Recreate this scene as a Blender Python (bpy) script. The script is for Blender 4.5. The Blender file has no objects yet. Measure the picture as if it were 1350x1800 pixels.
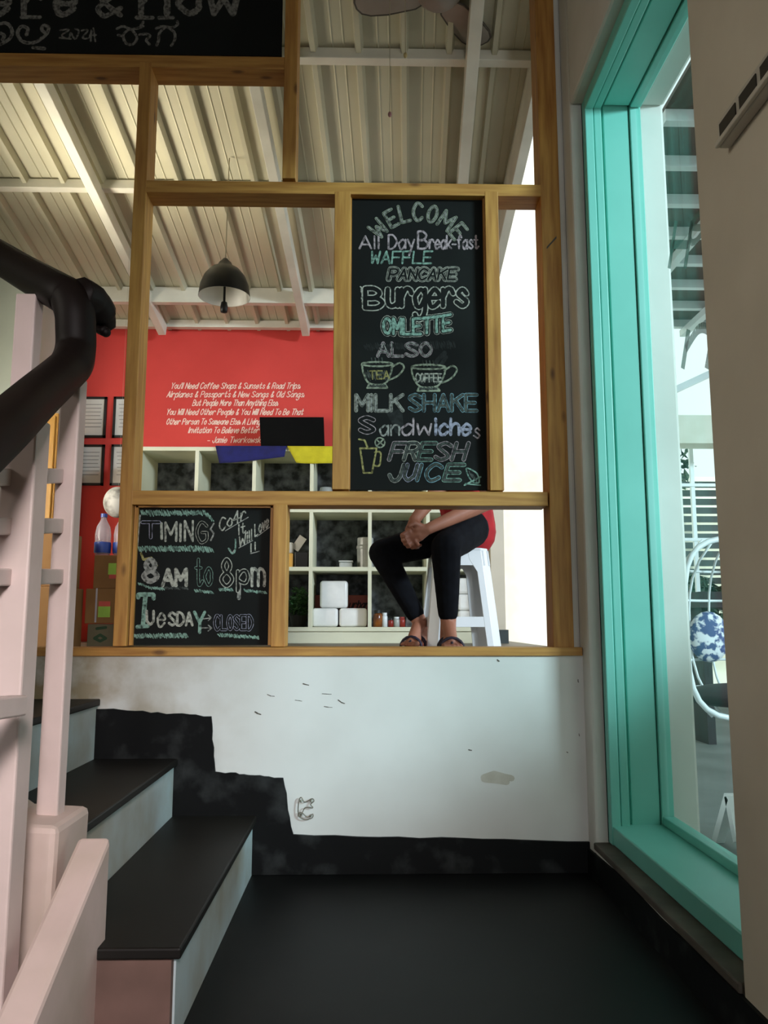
import bpy, bmesh, math, random
from mathutils import Vector, Matrix
random.seed(7)
SC = bpy.context.scene
COL = SC.collection
R = math.radians

# ------------------------------------------------------------------ camera
F = 1400.0; PITCH = R(7.93); YAW = R(1.2); H = 0.74
cam_d = bpy.data.cameras.new('camera'); cam = bpy.data.objects.new('camera', cam_d); COL.objects.link(cam)
cam.location = (0, 0, H); cam.rotation_euler = (R(90) + PITCH, 0, -YAW)
cam_d.sensor_fit = 'VERTICAL'; cam_d.sensor_height = 36; cam_d.lens = F / 1800 * 36
cam_d.clip_start = 0.02; cam_d.clip_end = 200
SC.camera = cam
# ------------------------------------------------------------------ world, sun, area lights, exposure
SC.view_settings.view_transform = 'Standard'; SC.view_settings.look = 'None'
SC.view_settings.exposure = 0.0; SC.view_settings.gamma = 1.0; SC.view_settings.use_curve_mapping = False
W = bpy.data.worlds.new('sky'); SC.world = W; W.use_nodes = True
bg = W.node_tree.nodes['Background']; bg.inputs[0].default_value = (0.93, 0.98, 1.0, 1); bg.inputs[1].default_value = 1.3

def area(name, loc, target, sx, sy, power, color):
    l = bpy.data.lights.new(name, 'AREA'); l.shape = 'RECTANGLE'; l.size = sx; l.size_y = sy
    l.energy = power; l.color = color
    o = bpy.data.objects.new(name, l); COL.objects.link(o); o.location = loc
    o.rotation_euler = (Vector(target) - Vector(loc)).to_track_quat('-Z', 'Y').to_euler()
    return o
sun_d = bpy.data.lights.new('sun', 'SUN'); sun_d.energy = 4.2; sun_d.angle = R(2); sun_d.color = (1, .96, .86)
sun = bpy.data.objects.new('sun', sun_d); COL.objects.link(sun)
sun.rotation_euler = Vector((0.25, 0.5, -0.85)).to_track_quat('-Z', 'Y').to_euler()
area('doorway_daylight', (0.2, -7.0, 1.5), (0.0, 2.5, 0.5), 0.7, 0.75, 60, (.95, .97, 1.0))
area('courtyard_skylight', (6.0, -1.8, 3.2), (0.4, 2.4, 0.7), 1.4, 0.8, 640, (.74, .89, 1.0))
area('left_window_daylight', (-2.3, 3.6, 1.9), (-1.1, 3.7, 3.15), 0.5, 0.5, 5, (1.0, .93, .76)).data.spread = R(52)
area('red_wall_fill', (-2.6, 2.9, 1.5), (-0.5, 5.2, 1.4), 0.6, 0.9, 15, (1.0, .93, .80)).data.spread = R(100)  # added fill light that brightens the red wall; no door here
area('near_wall_fill', (-2.9, 0.4, 2.3), (0.67, 1.0, 1.2), 0.8, 0.8, 3.6, (1.0, .93, .82)).data.spread = R(70)  # added fill for the near right wall; the left wall has no window
area('railing_fill', (0.35, -1.3, 1.7), (-0.85, 1.4, 0.45), 0.4, 0.4, 8, (1.0, .91, .90)).data.spread = R(52)  # invented fill lamp behind the camera, lifts the railing posts and kerbs

# ------------------------------------------------------------------ pixel -> place
FH = Vector((math.sin(YAW), math.cos(YAW), 0)); RT = Vector((math.cos(YAW), -math.sin(YAW), 0)); ZZ = Vector((0, 0, 1))
FW = FH * math.cos(PITCH) + ZZ * math.sin(PITCH); UP = ZZ * math.cos(PITCH) - FH * math.sin(PITCH)
def ray(px, py): return FW + RT * ((px - 675) / F) - UP * ((py - 900) / F)
def at(px, py, Y):
    d = ray(px, py); k = Y / d.y; return Vector((d.x * k, Y, H + d.z * k))
def atx(px, py, X):
    d = ray(px, py); k = X / d.x; return Vector((X, d.y * k, H + d.z * k))
def X_(px, py, Y): return at(px, py, Y).x
def Z_(px, py, Y): return at(px, py, Y).z

# ------------------------------------------------------------------ materials
def lin(c):
    def f(v):
        v /= 255.0
        return v / 12.92 if v <= .04045 else ((v + .055) / 1.055) ** 2.4
    return (f(c[0]), f(c[1]), f(c[2]), 1)
def mat(name, c1, c2=None, rough=.6, scale=8, stretch=(1, 1, 1), metal=0, bump=0, spec=.5, lo=.35, hi=.65, detail=4):
    m = bpy.data.materials.new(name); m.use_nodes = True
    N = m.node_tree.nodes; L = m.node_tree.links; b = N['Principled BSDF']
    b.inputs['Roughness'].default_value = rough; b.inputs['Metallic'].default_value = metal
    b.inputs['Specular IOR Level'].default_value = spec
    c2 = c2 or tuple(v * .88 for v in c1)
    tc = N.new('ShaderNodeTexCoord'); mp = N.new('ShaderNodeMapping'); mp.inputs['Scale'].default_value = stretch
    nz = N.new('ShaderNodeTexNoise'); nz.inputs['Scale'].default_value = scale; nz.inputs['Detail'].default_value = detail
    rp = N.new('ShaderNodeValToRGB'); rp.color_ramp.elements[0].position = lo; rp.color_ramp.elements[1].position = hi
    rp.color_ramp.elements[0].color = lin(c1); rp.color_ramp.elements[1].color = lin(c2)
    L.new(tc.outputs['Object'], mp.inputs[0]); L.new(mp.outputs[0], nz.inputs[0]); L.new(nz.outputs['Fac'], rp.inputs[0])
    L.new(rp.outputs[0], b.inputs['Base Color'])
    if bump:
        bp = N.new('ShaderNodeBump'); bp.inputs['Strength'].default_value = bump; bp.inputs['Distance'].default_value = .01
        L.new(nz.outputs['Fac'], bp.inputs['Height']); L.new(bp.outputs[0], b.inputs['Normal'])
    return m
def wood_mat(name, stretch, c1=(198, 146, 72), c2=(158, 104, 44)):
    m = mat(name, c1, c2, rough=.55, scale=7, stretch=stretch, lo=.3, hi=.7, detail=6)
    N = m.node_tree.nodes; L = m.node_tree.links; b = N['Principled BSDF']
    src = b.inputs['Base Color'].links[0].from_socket
    tc = N.new('ShaderNodeTexCoord'); mp = N.new('ShaderNodeMapping')
    mp.inputs['Scale'].default_value = tuple(3.2 * (s ** .35) for s in stretch)
    v = N.new('ShaderNodeTexVoronoi'); v.inputs['Scale'].default_value = 1.6
    rp = N.new('ShaderNodeValToRGB'); rp.color_ramp.elements[0].position = .05; rp.color_ramp.elements[1].position = .13
    rp.color_ramp.elements[0].color = lin((96, 58, 28)); rp.color_ramp.elements[1].color = (1, 1, 1, 1)
    mx = N.new('ShaderNodeMix'); mx.data_type = 'RGBA'; mx.blend_type = 'MULTIPLY'; mx.inputs[0].default_value = .7
    L.new(tc.outputs['Object'], mp.inputs[0]); L.new(mp.outputs[0], v.inputs[0]); L.new(v.outputs['Distance'], rp.inputs[0])
    L.new(src, mx.inputs[6]); L.new(rp.outputs[0], mx.inputs[7]); L.new(mx.outputs[2], b.inputs['Base Color'])
    return m
def emit(name, c, s):
    m = bpy.data.materials.new(name); m.use_nodes = True; b = m.node_tree.nodes['Principled BSDF']
    b.inputs['Emission Color'].default_value = lin(c); b.inputs['Emission Strength'].default_value = s; return m
def glass_mat():
    m = bpy.data.materials.new('window_glass'); m.use_nodes = True; N = m.node_tree.nodes; L = m.node_tree.links
    N.remove(N['Principled BSDF']); out = N['Material Output']
    t = N.new('ShaderNodeBsdfTransparent'); t.inputs[0].default_value = (.88, .97, .95, 1)
    g = N.new('ShaderNodeBsdfGlossy'); g.inputs['Roughness'].default_value = .03
    lw = N.new('ShaderNodeLayerWeight'); lw.inputs[0].default_value = .5; f = N.new('ShaderNodeMath'); f.operation = 'POWER'; f.inputs[1].default_value = 6; L.new(lw.outputs['Facing'], f.inputs[0])
    x = N.new('ShaderNodeMixShader'); L.new(f.outputs[0], x.inputs[0]); L.new(t.outputs[0], x.inputs[1]); L.new(g.outputs[0], x.inputs[2])
    L.new(x.outputs[0], out.inputs[0]); return m
def plastic_clear(name, c, alpha):
    m = mat(name, c, None, rough=.15); m.node_tree.nodes['Principled BSDF'].inputs['Alpha'].default_value = alpha; return m
def dirty_wall(name, base, base2, dirt, xlo, xhi):
    m = mat(name, base, base2, rough=.7, scale=2.2, bump=.06)
    N = m.node_tree.nodes; L = m.node_tree.links; b = N['Principled BSDF']; src = b.inputs['Base Color'].links[0].from_socket
    tc = N.new('ShaderNodeTexCoord'); sp = N.new('ShaderNodeSeparateXYZ'); L.new(tc.outputs['Object'], sp.inputs[0])
    mr = N.new('ShaderNodeMapRange'); mr.inputs[1].default_value = xlo; mr.inputs[2].default_value = xhi
    mr.inputs[3].default_value = 1; mr.inputs[4].default_value = 0; L.new(sp.outputs[0], mr.inputs[0])
    nz = N.new('ShaderNodeTexNoise'); nz.inputs['Scale'].default_value = 9; nz.inputs['Detail'].default_value = 6
    L.new(tc.outputs['Object'], nz.inputs[0])
    rp = N.new('ShaderNodeValToRGB'); rp.color_ramp.elements[0].position = .38; rp.color_ramp.elements[1].position = .68
    L.new(nz.outputs['Fac'], rp.inputs[0])
    mu = N.new('ShaderNodeMath'); mu.operation = 'MULTIPLY'; L.new(mr.outputs[0], mu.inputs[0]); L.new(rp.outputs[0], mu.inputs[1])
    mx = N.new('ShaderNodeMix'); mx.data_type = 'RGBA'; L.new(mu.outputs[0], mx.inputs[0]); L.new(src, mx.inputs[6])
    mx.inputs[7].default_value = lin(dirt); L.new(mx.outputs[2], b.inputs['Base Color']); return m
def speckle(name, base, fleck, lo, hi, scale, rough):
    return mat(name, base, fleck, rough=rough, scale=scale, lo=lo, hi=hi, detail=8, bump=.15, spec=.15)

M = dict(
    wood_z=wood_mat('pine_upright', (9, 9, .7)), wood_x=wood_mat('pine_level', (.7, 9, 9)),
    plaster=mat('white_plaster', (214, 211, 205), (200, 197, 190), rough=.75, scale=3, bump=.05),
    halfwall=dirty_wall('half_wall_paint', (224, 223, 220), (208, 206, 202), (150, 132, 100), -.95, -.3),
    nearwall=mat('right_wall_paint', (208, 198, 180), (200, 190, 172), rough=.8, scale=5, bump=.05),
    red=mat('red_wall_paint', (206, 62, 54), (196, 56, 48), rough=.75, scale=3),
    palewall=mat('pale_wall_paint', (206, 212, 196), (196, 202, 186), rough=.8, scale=3),
    blackstone=mat('black_stone', (12, 12, 12), (24, 23, 22), rough=.5, scale=4, lo=.4, hi=.8, bump=.04, spec=.2, detail=8),
    tread=mat('dark_tread_stone', (26, 24, 22), (40, 37, 33), rough=.5, scale=3, lo=.35, hi=.8, spec=.2),
    skirt=speckle('black_skirting', (11, 12, 13), (58, 60, 60), .54, .85, 11, .6),
    riser=mat('stained_riser', (186, 200, 204), (160, 156, 144), rough=.6, scale=3.2, lo=.42, hi=.66, detail=5),
    brownend=mat('brown_step_end', (120, 92, 84), (96, 74, 66), rough=.8, scale=6),
    kerb=mat('pinkish_kerb_plaster', (212, 190, 184), (190, 172, 160), rough=.75, scale=5, bump=.1),
    roof=mat('roof_sheet', (204, 198, 172), (190, 184, 158), rough=.38, scale=2, spec=.6),
    steel=mat('painted_steel', (226, 222, 206), (210, 206, 190), rough=.45, scale=5),
    teal=mat('teal_paint', (122, 200, 186), (112, 190, 176), rough=.4, scale=3),
    ledge=mat('brown_ledge', (96, 88, 78), (72, 64, 56), rough=.8, scale=7, bump=.2),
    board=mat('chalkboard_black', (15, 16, 15), (27, 30, 28), rough=.75, scale=3, lo=.45, hi=.8, spec=.2, detail=6),
    handrail=mat('dark_handrail', (15, 9, 8), (24, 15, 13), rough=.55, scale=4, spec=.2),
    post=mat('pinkish_white_paint', (214, 194, 190), (200, 182, 176), rough=.5, scale=6),
    shelf=mat('cream_shelf', (214, 214, 190), (204, 203, 178), rough=.5, scale=4),
    shelfback=speckle('patterned_backing', (52, 54, 56), (122, 126, 132), .38, .68, 16, .7),
    black=mat('black_plastic', (12, 12, 13), (18, 18, 19), rough=.4, scale=10),
    matteblack=mat('laptop_lid', (8, 8, 8), (11, 11, 11), rough=.75, scale=10, spec=.1),
    blackmetal=mat('black_enamel', (20, 22, 22), (28, 30, 30), rough=.35, scale=6),
    lampin=mat('lamp_inside', (242, 240, 230), (234, 232, 222), rough=.4, scale=6),
    white=mat('white_plastic', (226, 230, 232), (216, 220, 222), rough=.35, scale=4),
    tissue=mat('white_packet', (232, 232, 230), (216, 216, 214), rough=.3, scale=9, bump=.3),
    ceramic=mat('grey_white_ceramic', (176, 178, 174), (150, 152, 148), rough=.35, scale=14),
    carton=mat('cardboard', (152, 112, 66), (138, 100, 58), rough=.85, scale=5),
    cartong=mat('grey_green_carton', (126, 118, 92), (112, 104, 82), rough=.85, scale=6),
    greenprint=mat('green_print', (60, 88, 62), None, rough=.8),
    stickg=mat('lime_sticker', (176, 222, 90), None, rough=.7), stickr=mat('coral_sticker', (224, 96, 84), None, rough=.7),
    tape=mat('pale_tape', (196, 192, 200), None, rough=.5),
    blue=mat('blue_cloth', (22, 24, 92), (18, 18, 76), rough=.9, scale=20), yellow=mat('yellow_cloth', (196, 184, 30), (180, 168, 24), rough=.9, scale=20),
    leaf=mat('leaf_green', (52, 96, 46), (32, 66, 30), rough=.5, scale=12),
    leafdark=mat('outdoor_leaf', (70, 92, 72), (40, 56, 44), rough=.6, scale=12),
    skin=mat('skin', (166, 110, 86), (154, 100, 78), rough=.55, scale=14),
    jeans=mat('black_jeans', (11, 12, 16), (16, 18, 23), rough=.9, scale=30, spec=.12), shirt=mat('red_shirt', (168, 20, 28), (148, 15, 24), rough=.85, scale=20),
    strap=mat('dark_strap', (42, 36, 58), (30, 26, 42), rough=.6), sole=mat('coral_sole', (206, 72, 64), (190, 62, 56), rough=.7),
    hair=mat('black_hair', (16, 13, 12), (26, 20, 18), rough=.5, scale=40, stretch=(4, 4, 1)), nail=mat('nail_polish', (230, 200, 196), None, rough=.3),
    paper=mat('paper', (206, 204, 198), (192, 190, 184), rough=.8, scale=3), ink=mat('grey_ink', (120, 118, 114), None, rough=.8),
    glass=glass_mat(), frost=plastic_clear('frosted_letter', (120, 140, 128), .8),
    bottle=plastic_clear('clear_bottle', (210, 205, 215), .42), bluelabel=mat('blue_label', (34, 52, 130), (50, 80, 170), rough=.4, scale=10),
    yellowwood=mat('yellow_wood', (214, 160, 70), (196, 142, 58), rough=.5, scale=5, stretch=(8, 8, 1)),
    gold=mat('cord_bead', (210, 190, 130), None, rough=.3), cord=mat('pale_cord', (170, 160, 130), None, rough=.6), pinkbead=mat('pink_bead', (196, 140, 140), None, rough=.3),
    fan=mat('fan_blade', (150, 140, 130), (136, 126, 116), rough=.5), fanedge=mat('fan_dark', (84, 76, 66), None, rough=.5),
    slot=mat('dark_slot', (46, 40, 34), None, rough=.6), plate=mat('ivory_plate', (206, 198, 184), None, rough=.5),
    metal=mat('bare_metal', (140, 132, 118), (110, 102, 90), rough=.4, metal=.6),
    ground=mat('outdoor_paving', (112, 116, 114), (94, 98, 96), rough=.7, scale=3), outwall=mat('outdoor_white_wall', (240, 240, 226), (232, 232, 216), rough=.8),
    brownroof=mat('outdoor_roof_sheet', (104, 84, 74), (88, 72, 64), rough=.7, scale=4), outplank=mat('dark_shutter', (66, 76, 78), (54, 62, 64), rough=.7, scale=6),
    seat=mat('dark_cushion', (52, 44, 46), (40, 34, 36), rough=.8), pinkcarton=mat('red_box', (150, 74, 62), (132, 62, 52), rough=.7, scale=6), darktext=mat('dark_print', (40, 18, 14), None, rough=.8),
    amber=mat('amber_jar', (150, 84, 28), (90, 46, 20), rough=.25, scale=20), jarred=mat('red_lid', (150, 40, 30), None, rough=.4), foil=mat('foil_pack', (150, 152, 158), (70, 72, 80), rough=.3, scale=18),
    stain=mat('grey_stain', (176, 168, 154), (190, 184, 172), rough=.8, scale=25), scuff=mat('scuff', (96, 90, 82), None, rough=.9),
    wallink=mat('cream_wall_paint', (236, 206, 190), (226, 192, 176), rough=.7, scale=30), globe=mat('white_bag', (206, 204, 196), (120, 116, 110), rough=.5, scale=14, lo=.5, hi=.7),
    bulb=emit('warm_bulb', (255, 190, 110), 6),
)
def chalk(name, c): return mat('chalk_' + name, c, tuple(v * .42 for v in c), rough=.95, scale=95, lo=.42, hi=.7, spec=.1, detail=3)
K = dict(white=chalk('white', (180, 178, 166)), grey=chalk('grey', (158, 156, 150)), mint=chalk('mint', (136, 166, 152)), blue=chalk('blue', (134, 170, 182)),
         pink=chalk('pink', (178, 160, 164)), lilac=chalk('lilac', (164, 162, 180)), yellow=chalk('yellow', (164, 154, 100)), green=chalk('green', (152, 158, 138)),
         dim=chalk('dim', (84, 88, 84)), sign=chalk('sign', (128, 124, 118)), dust=mat('chalk_dust', (36, 38, 37), (20, 21, 20), rough=.95, scale=60, lo=.4, hi=.6))

# ------------------------------------------------------------------ mesh helpers
class MB:
    def __init__(s): s.bm = bmesh.new()
    def face(s, vs):
        try: s.bm.faces.new(vs)
        except ValueError: pass
    def hexa(s, p):
        v = [s.bm.verts.new(q) for q in p]
        for f in ((3, 2, 1, 0), (4, 5, 6, 7), (0, 1, 5, 4), (1, 2, 6, 5), (2, 3, 7, 6), (3, 0, 4, 7)): s.face([v[i] for i in f])
        return s
    def box(s, x0, x1, y0, y1, z0, z1):
        x0, x1 = sorted((x0, x1)); y0, y1 = sorted((y0, y1)); z0, z1 = sorted((z0, z1))
        return s.hexa([(x0, y0, z0), (x1, y0, z0), (x1, y1, z0), (x0, y1, z0), (x0, y0, z1), (x1, y0, z1), (x1, y1, z1), (x0, y1, z1)])
    def prism(s, poly, vec):
        vec = Vector(vec); a = [s.bm.verts.new(p) for p in poly]; b = [s.bm.verts.new(Vector(p) + vec) for p in poly]
        s.face(a[::-1]); s.face(b); n = len(a)
        for i in range(n): s.face([a[i], a[(i + 1) % n], b[(i + 1) % n], b[i]])
        return s
    def tube(s, pts, r, n=8, closed=False, flat=1.0):
        pts = [Vector(p) for p in pts]; rs = r if isinstance(r, (list, tuple)) else [r] * len(pts); rings = []; N = len(pts)
        t0 = (pts[1] - pts[0]).normalized(); ref = Vector((0, 0, 1)) if abs(t0.z) < .9 else Vector((1, 0, 0))
        u = t0.cross(ref).normalized()
        for i, p in enumerate(pts):
            a = pts[i - 1] if (i or closed) else pts[i]; b = pts[(i + 1) % N] if (i < N - 1 or closed) else pts[i]
            t = (b - a).normalized(); u = (u - t * u.dot(t)).normalized(); w = t.cross(u)
            rings.append([s.bm.verts.new(p + (u * math.cos(k * 2 * math.pi / n) + w * math.sin(k * 2 * math.pi / n) * flat) * rs[i]) for k in range(n)])
        m = N if closed else N - 1
        for i in range(m):
            A = rings[i]; B = rings[(i + 1) % N]
            for k in range(n): s.face([A[k], A[(k + 1) % n], B[(k + 1) % n], B[k]])
        if not closed: s.face(rings[0][::-1]); s.face(rings[-1])
        return s
    def bar(s, a, b, w, h, up=(0, 0, 1)):
        a = Vector(a); b = Vector(b); t = (b - a).normalized(); u = t.cross(Vector(up)).normalized(); v = u.cross(t)
        u *= w / 2; v *= h / 2
        return s.hexa([a - u - v, a + u - v, b + u - v, b - u - v, a - u + v, a + u + v, b + u + v, b - u + v])
    def lathe(s, prof, c, n=24):
        c = Vector(c); rings = []
        for r, z in prof:
            rings.append([s.bm.verts.new(c + Vector((r * math.cos(k * 2 * math.pi / n), r * math.sin(k * 2 * math.pi / n), z))) for k in range(n)] if r > 1e-5 else [s.bm.verts.new(c + Vector((0, 0, z)))])
        for A, B in zip(rings, rings[1:]):
            for k in range(n):
                k2 = (k + 1) % n
                if len(A) == 1 and len(B) == 1: continue
                if len(A) == 1: s.face([A[0], B[k2], B[k]])
                elif len(B) == 1: s.face([A[k], A[k2], B[0]])
                else: s.face([A[k], A[k2], B[k2], B[k]])
        return s
    def ball(s, c, r, n=12, m=8, rot=None):
        r = (r, r, r) if isinstance(r, (int, float)) else r; c = Vector(c); rows = []
        for i in range(m + 1):
            a = math.pi * i / m
            row = []
            for k in range(n if 0 < i < m else 1):
                b = 2 * math.pi * k / n; v = Vector((r[0] * math.sin(a) * math.cos(b), r[1] * math.sin(a) * math.sin(b), r[2] * math.cos(a)))
                if rot: v = rot @ v
                row.append(s.bm.verts.new(c + v))
            rows.append(row)
        for A, B in zip(rows, rows[1:]):
            for k in range(n):
                k2 = (k + 1) % n
                if len(A) == 1: s.face([A[0], B[k], B[k2]])
                elif len(B) == 1: s.face([A[k], B[0], A[k2]])
                else: s.face([A[k], B[k], B[k2], A[k2]])
        return s
    def cone(s, a, ra, b, rb, n=12):      # tapered capsule
        a = Vector(a); b = Vector(b); s.ball(a, ra, n, 8); s.ball(b, rb, n, 8)
        if (b - a).length > 1e-5: s.tube([a, b], [ra, rb], n)
        return s
    def quadgrid(s, fn, nu, nv):
        g = [[s.bm.verts.new(fn(i / nu, j / nv)) for j in range(nv + 1)] for i in range(nu + 1)]
        for i in range(nu):
            for j in range(nv): s.face([g[i][j], g[i + 1][j], g[i + 1][j + 1], g[i][j + 1]])
        return s
    def build(s, name, m, parent=None, bevel=0, smooth=False, solid=0, recalc=True):
        if recalc: bmesh.ops.recalc_face_normals(s.bm, faces=s.bm.faces)
        me = bpy.data.meshes.new(name); s.bm.to_mesh(me); s.bm.free(); me.materials.append(m)
        if smooth:
            for p in me.polygons: p.use_smooth = True
        o = bpy.data.objects.new(name, me); COL.objects.link(o)
        if solid:
            k = o.modifiers.new('solid', 'SOLIDIFY'); k.thickness = solid; k.offset = 0
        if bevel:
            k = o.modifiers.new('bevel', 'BEVEL'); k.width = bevel; k.segments = 2; k.limit_method = 'ANGLE'; k.angle_limit = R(40)
        if parent: hang(o, parent)
        return o
def world_loc(o):
    l = Vector(o.location)
    return l
def hang(o, p):
    o.parent = p
    q = p; loc = Vector((0, 0, 0))
    while q is not None:
        if q.type == 'EMPTY': loc = Vector(q.location)
        q = q.parent
    if p.type == 'EMPTY': o.matrix_parent_inverse = Matrix.Translation(-loc)
def tag(o, label, cat, group=None):
    o['label'] = label; o['category'] = cat
    if group: o['group'] = group
    return o
def thing(name, label, cat, loc, group=None):
    o = bpy.data.objects.new(name, None); COL.objects.link(o); o.location = loc; o.empty_display_size = .1
    return tag(o, label, cat, group)
def struct(o): o['kind'] = 'structure'; return o
def dup(root, loc, label, group=None):
    r = root.copy(); COL.objects.link(r); r.location = loc; r['label'] = label
    if group: r['group'] = group
    for ch in root.children:
        c = ch.copy(); COL.objects.link(c); c.parent = r
        for g in ch.children:
            d = g.copy(); COL.objects.link(d); d.parent = c
    return r

# ------------------------------------------------------------------ lettering (stroke alphabet drawn by hand)
G = {
 'A': '033963 1555', 'B': '0309 ~093958573606 ~064665644303', 'C': '~6849290705234364', 'D': '0309 ~093967653303', 'E': '69090363 0656', 'F': '690903 0656',
 'G': '~684929070523436466 6636', 'H': '0903 6963 0666', 'I': '3933', 'J': '~5955432305', 'K': '0903 6906 2763', 'L': '090363', 'M': '0309356963', 'N': '03096369',
 'O': '~391806143354665839', 'P': '0309 ~094968674606', 'R': '0309 ~094968674606 3663', 'S': '~683908173655643304', 'T': '0969 3933', 'U': '~09051433546569',
 'V': '093369', 'W': '0913375369', 'Y': '0936 6936 3633', '8': '~39181736575839 ~36050433646536', '9': '~39181736575839 5853', '4': '43490565',
 '&': '~6327394815233365', '-': '1555', '.': '333435', "'": '3937',
 'a': '~56371605133355 5753', 'b': '0903 ~05274755432304', 'c': '~56371605133354', 'd': '~56371605133355 5953', 'e': '~055556371605133354', 'f': '~58492823 0747',
 'g': '~56371605133355 ~5752301001', 'h': '0903 ~0527475653', 'i': '2723 2829', 'j': '~3731201001', 'k': '0903 5704 1553', 'l': '2923', 'm': '0703 ~06173633 ~36476663',
 'n': '0703 ~0527475653', 'o': '~371605143354555637', 'p': '0700 ~05274755432304', 'r': '0703 ~05274756', 's': '~56371635543304', 't': '~29243354 0747', 'u': '~0704235457 5753',
 'v': '073357', 'w': '0713365367', 'y': '0733 5710', ' ': '',
}
def spline(p, k=5):
    if len(p) < 3: return p
    q = [p[0]] + p + [p[-1]]; out = []
    if p[0] == p[-1]: q = [p[-2]] + p + [p[1]]
    for i in range(1, len(q) - 2):
        a, b, c, d = q[i - 1:i + 3]
        for j in range(k):
            t = j / k
            out.append(tuple(.5 * (2 * b[n] + (c[n] - a[n]) * t + (2 * a[n] - 5 * b[n] + 4 * c[n] - d[n]) * t * t + (3 * b[n] - a[n] - 3 * c[n] + d[n]) * t ** 3) for n in (0, 1)))
    out.append(p[-1]); return out
def glyph(ch):
    out = []
    for s in G.get(ch, '').split():
        sm = s[0] == '~'; s = s[1:] if sm else s
        p = [(float(s[i]), float(s[i + 1])) for i in range(0, len(s), 2)]
        out.append(spline(p) if sm else p)
    return out
def text_px(s, xl, xr, yb, yc, slant=0.0, rise=0.0, sag=0.0, gap=1.7, space=3.0):
    """strokes of a line of writing: left, right, baseline, cap height of the line in the photo's frame"""
    x = 0; items = []
    for ch in s:
        g = glyph(ch)
        if not g: x += space; continue
        mn = min(p[0] for k in g for p in k); mxx = max(p[0] for k in g for p in k)
        items.append((g, x - mn)); x += max(mxx - mn, .4) + gap
    tot = max(x - gap, .5); sx = (xr - xl) / tot; sz = (yb - yc) / 6.0; out = []
    for g, ox in items:
        for st in g:
            q = []
            for a, b in st:
                u = (a + ox) / tot; hgt = (b - 3) * sz
                q.append((xl + (a + ox) * sx + slant * hgt, yb - hgt - rise * u - sag * 4 * u * (1 - u)))
            out.append(q)
    return out
def char_px(ch, cx, yb, w, h, ang):
    out = []; c, s = math.cos(ang), math.sin(ang)
    for st in glyph(ch):
        q = []
        for a, b in st:
            dx = (a - 3) / 6 * w; dy = (b - 3) / 6 * h
            q.append((cx + dx * c + dy * s, yb + dx * s - dy * c))
        out.append(q)
    return out
def ribbons(mb, strokes, Y, hw, lift, jit=0.0, wave=0.0):
    """flat chalk / paint strokes on the plane y = Y; hw = half width in photo pixels"""
    cnt = 0
    for st in strokes:
        P = []
        for (x, y) in st:
            cnt += 1; P.append(at(x + random.uniform(-jit, jit), y + random.uniform(-jit, jit), Y - lift))
        k = (at(701, 700, Y) - at(700, 700, Y)).length
        for i in range(len(P) - 1):
            a, b = P[i], P[i + 1]; d = b - a
            if d.length < 1e-6: continue
            n = Vector((-d.z, 0, d.x)).normalized(); wa = hw * k * (1 + random.uniform(-wave, wave)); wb = hw * k * (1 + random.uniform(-wave, wave))
            cnt += 1; e = Vector((0, -4e-6 * (cnt % 70), 0))
            mb.face([mb.bm.verts.new(v + e) for v in (a - n * wa, b - n * wb, b + n * wb, a + n * wa)])
        for p in P:
            r = hw * k * .98; cnt += 1; e = p + Vector((0, -4e-6 * (cnt % 70), 0))
            mb.face([mb.bm.verts.new(e + Vector((r * math.cos(j * math.pi / 4), 0, r * math.sin(j * math.pi / 4)))) for j in range(8)])
def writing(parent, name, strokes, Y, color, hw=2, lift=.0006, jit=.3, outline=0, wave=.15):
    mb = MB(); ribbons(mb, strokes, Y, hw, lift, jit if not outline else 0, wave if not outline else 0); o = mb.build(name, color, parent, recalc=False)
    if outline:
        mb = MB(); ribbons(mb, strokes, Y, hw - outline, lift + .0004); mb.build('letter_hollow', M['board'], o, recalc=False)
    return o
def fuzz(parent, pts, Y, color, hw, name='chalk_scribble'):
    """a rubbed zig-zag band of chalk"""
    st = []
    for (a, b) in zip(pts, pts[1:]):
        L = math.hypot(b[0] - a[0], b[1] - a[1]); n = max(3, int(L / 2.2))
        for i in range(n):
            t = i / n; x = a[0] + (b[0] - a[0]) * t; y = a[1] + (b[1] - a[1]) * t
            st.append([(x + random.uniform(-1, 1), y - hw * random.uniform(.4, 1.1)), (x + 3 + random.uniform(-1, 1), y + hw * random.uniform(.4, 1.1))])
    mb = MB(); ribbons(mb, st, Y, .9, .0006); return mb.build(name, color, parent, recalc=False)

# ================================================================== STRUCTURE
XW = 0.67; XO = 0.985; YF = 2.5; YR = 2.43; YN = 1.51; ZU = 0.622; ZS = 0.653
b = MB().box(-3.2, XW, -6.8, YF + .1, -.12, 0); struct(b.build('floor', M['blackstone']))
b = MB().box(-3.2, .93, YF + .1, 5.4, .45, ZU); fl = struct(b.build('floor_upper', mat('upper_floor', (120, 112, 98), (104, 96, 84), rough=.5)))
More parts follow.
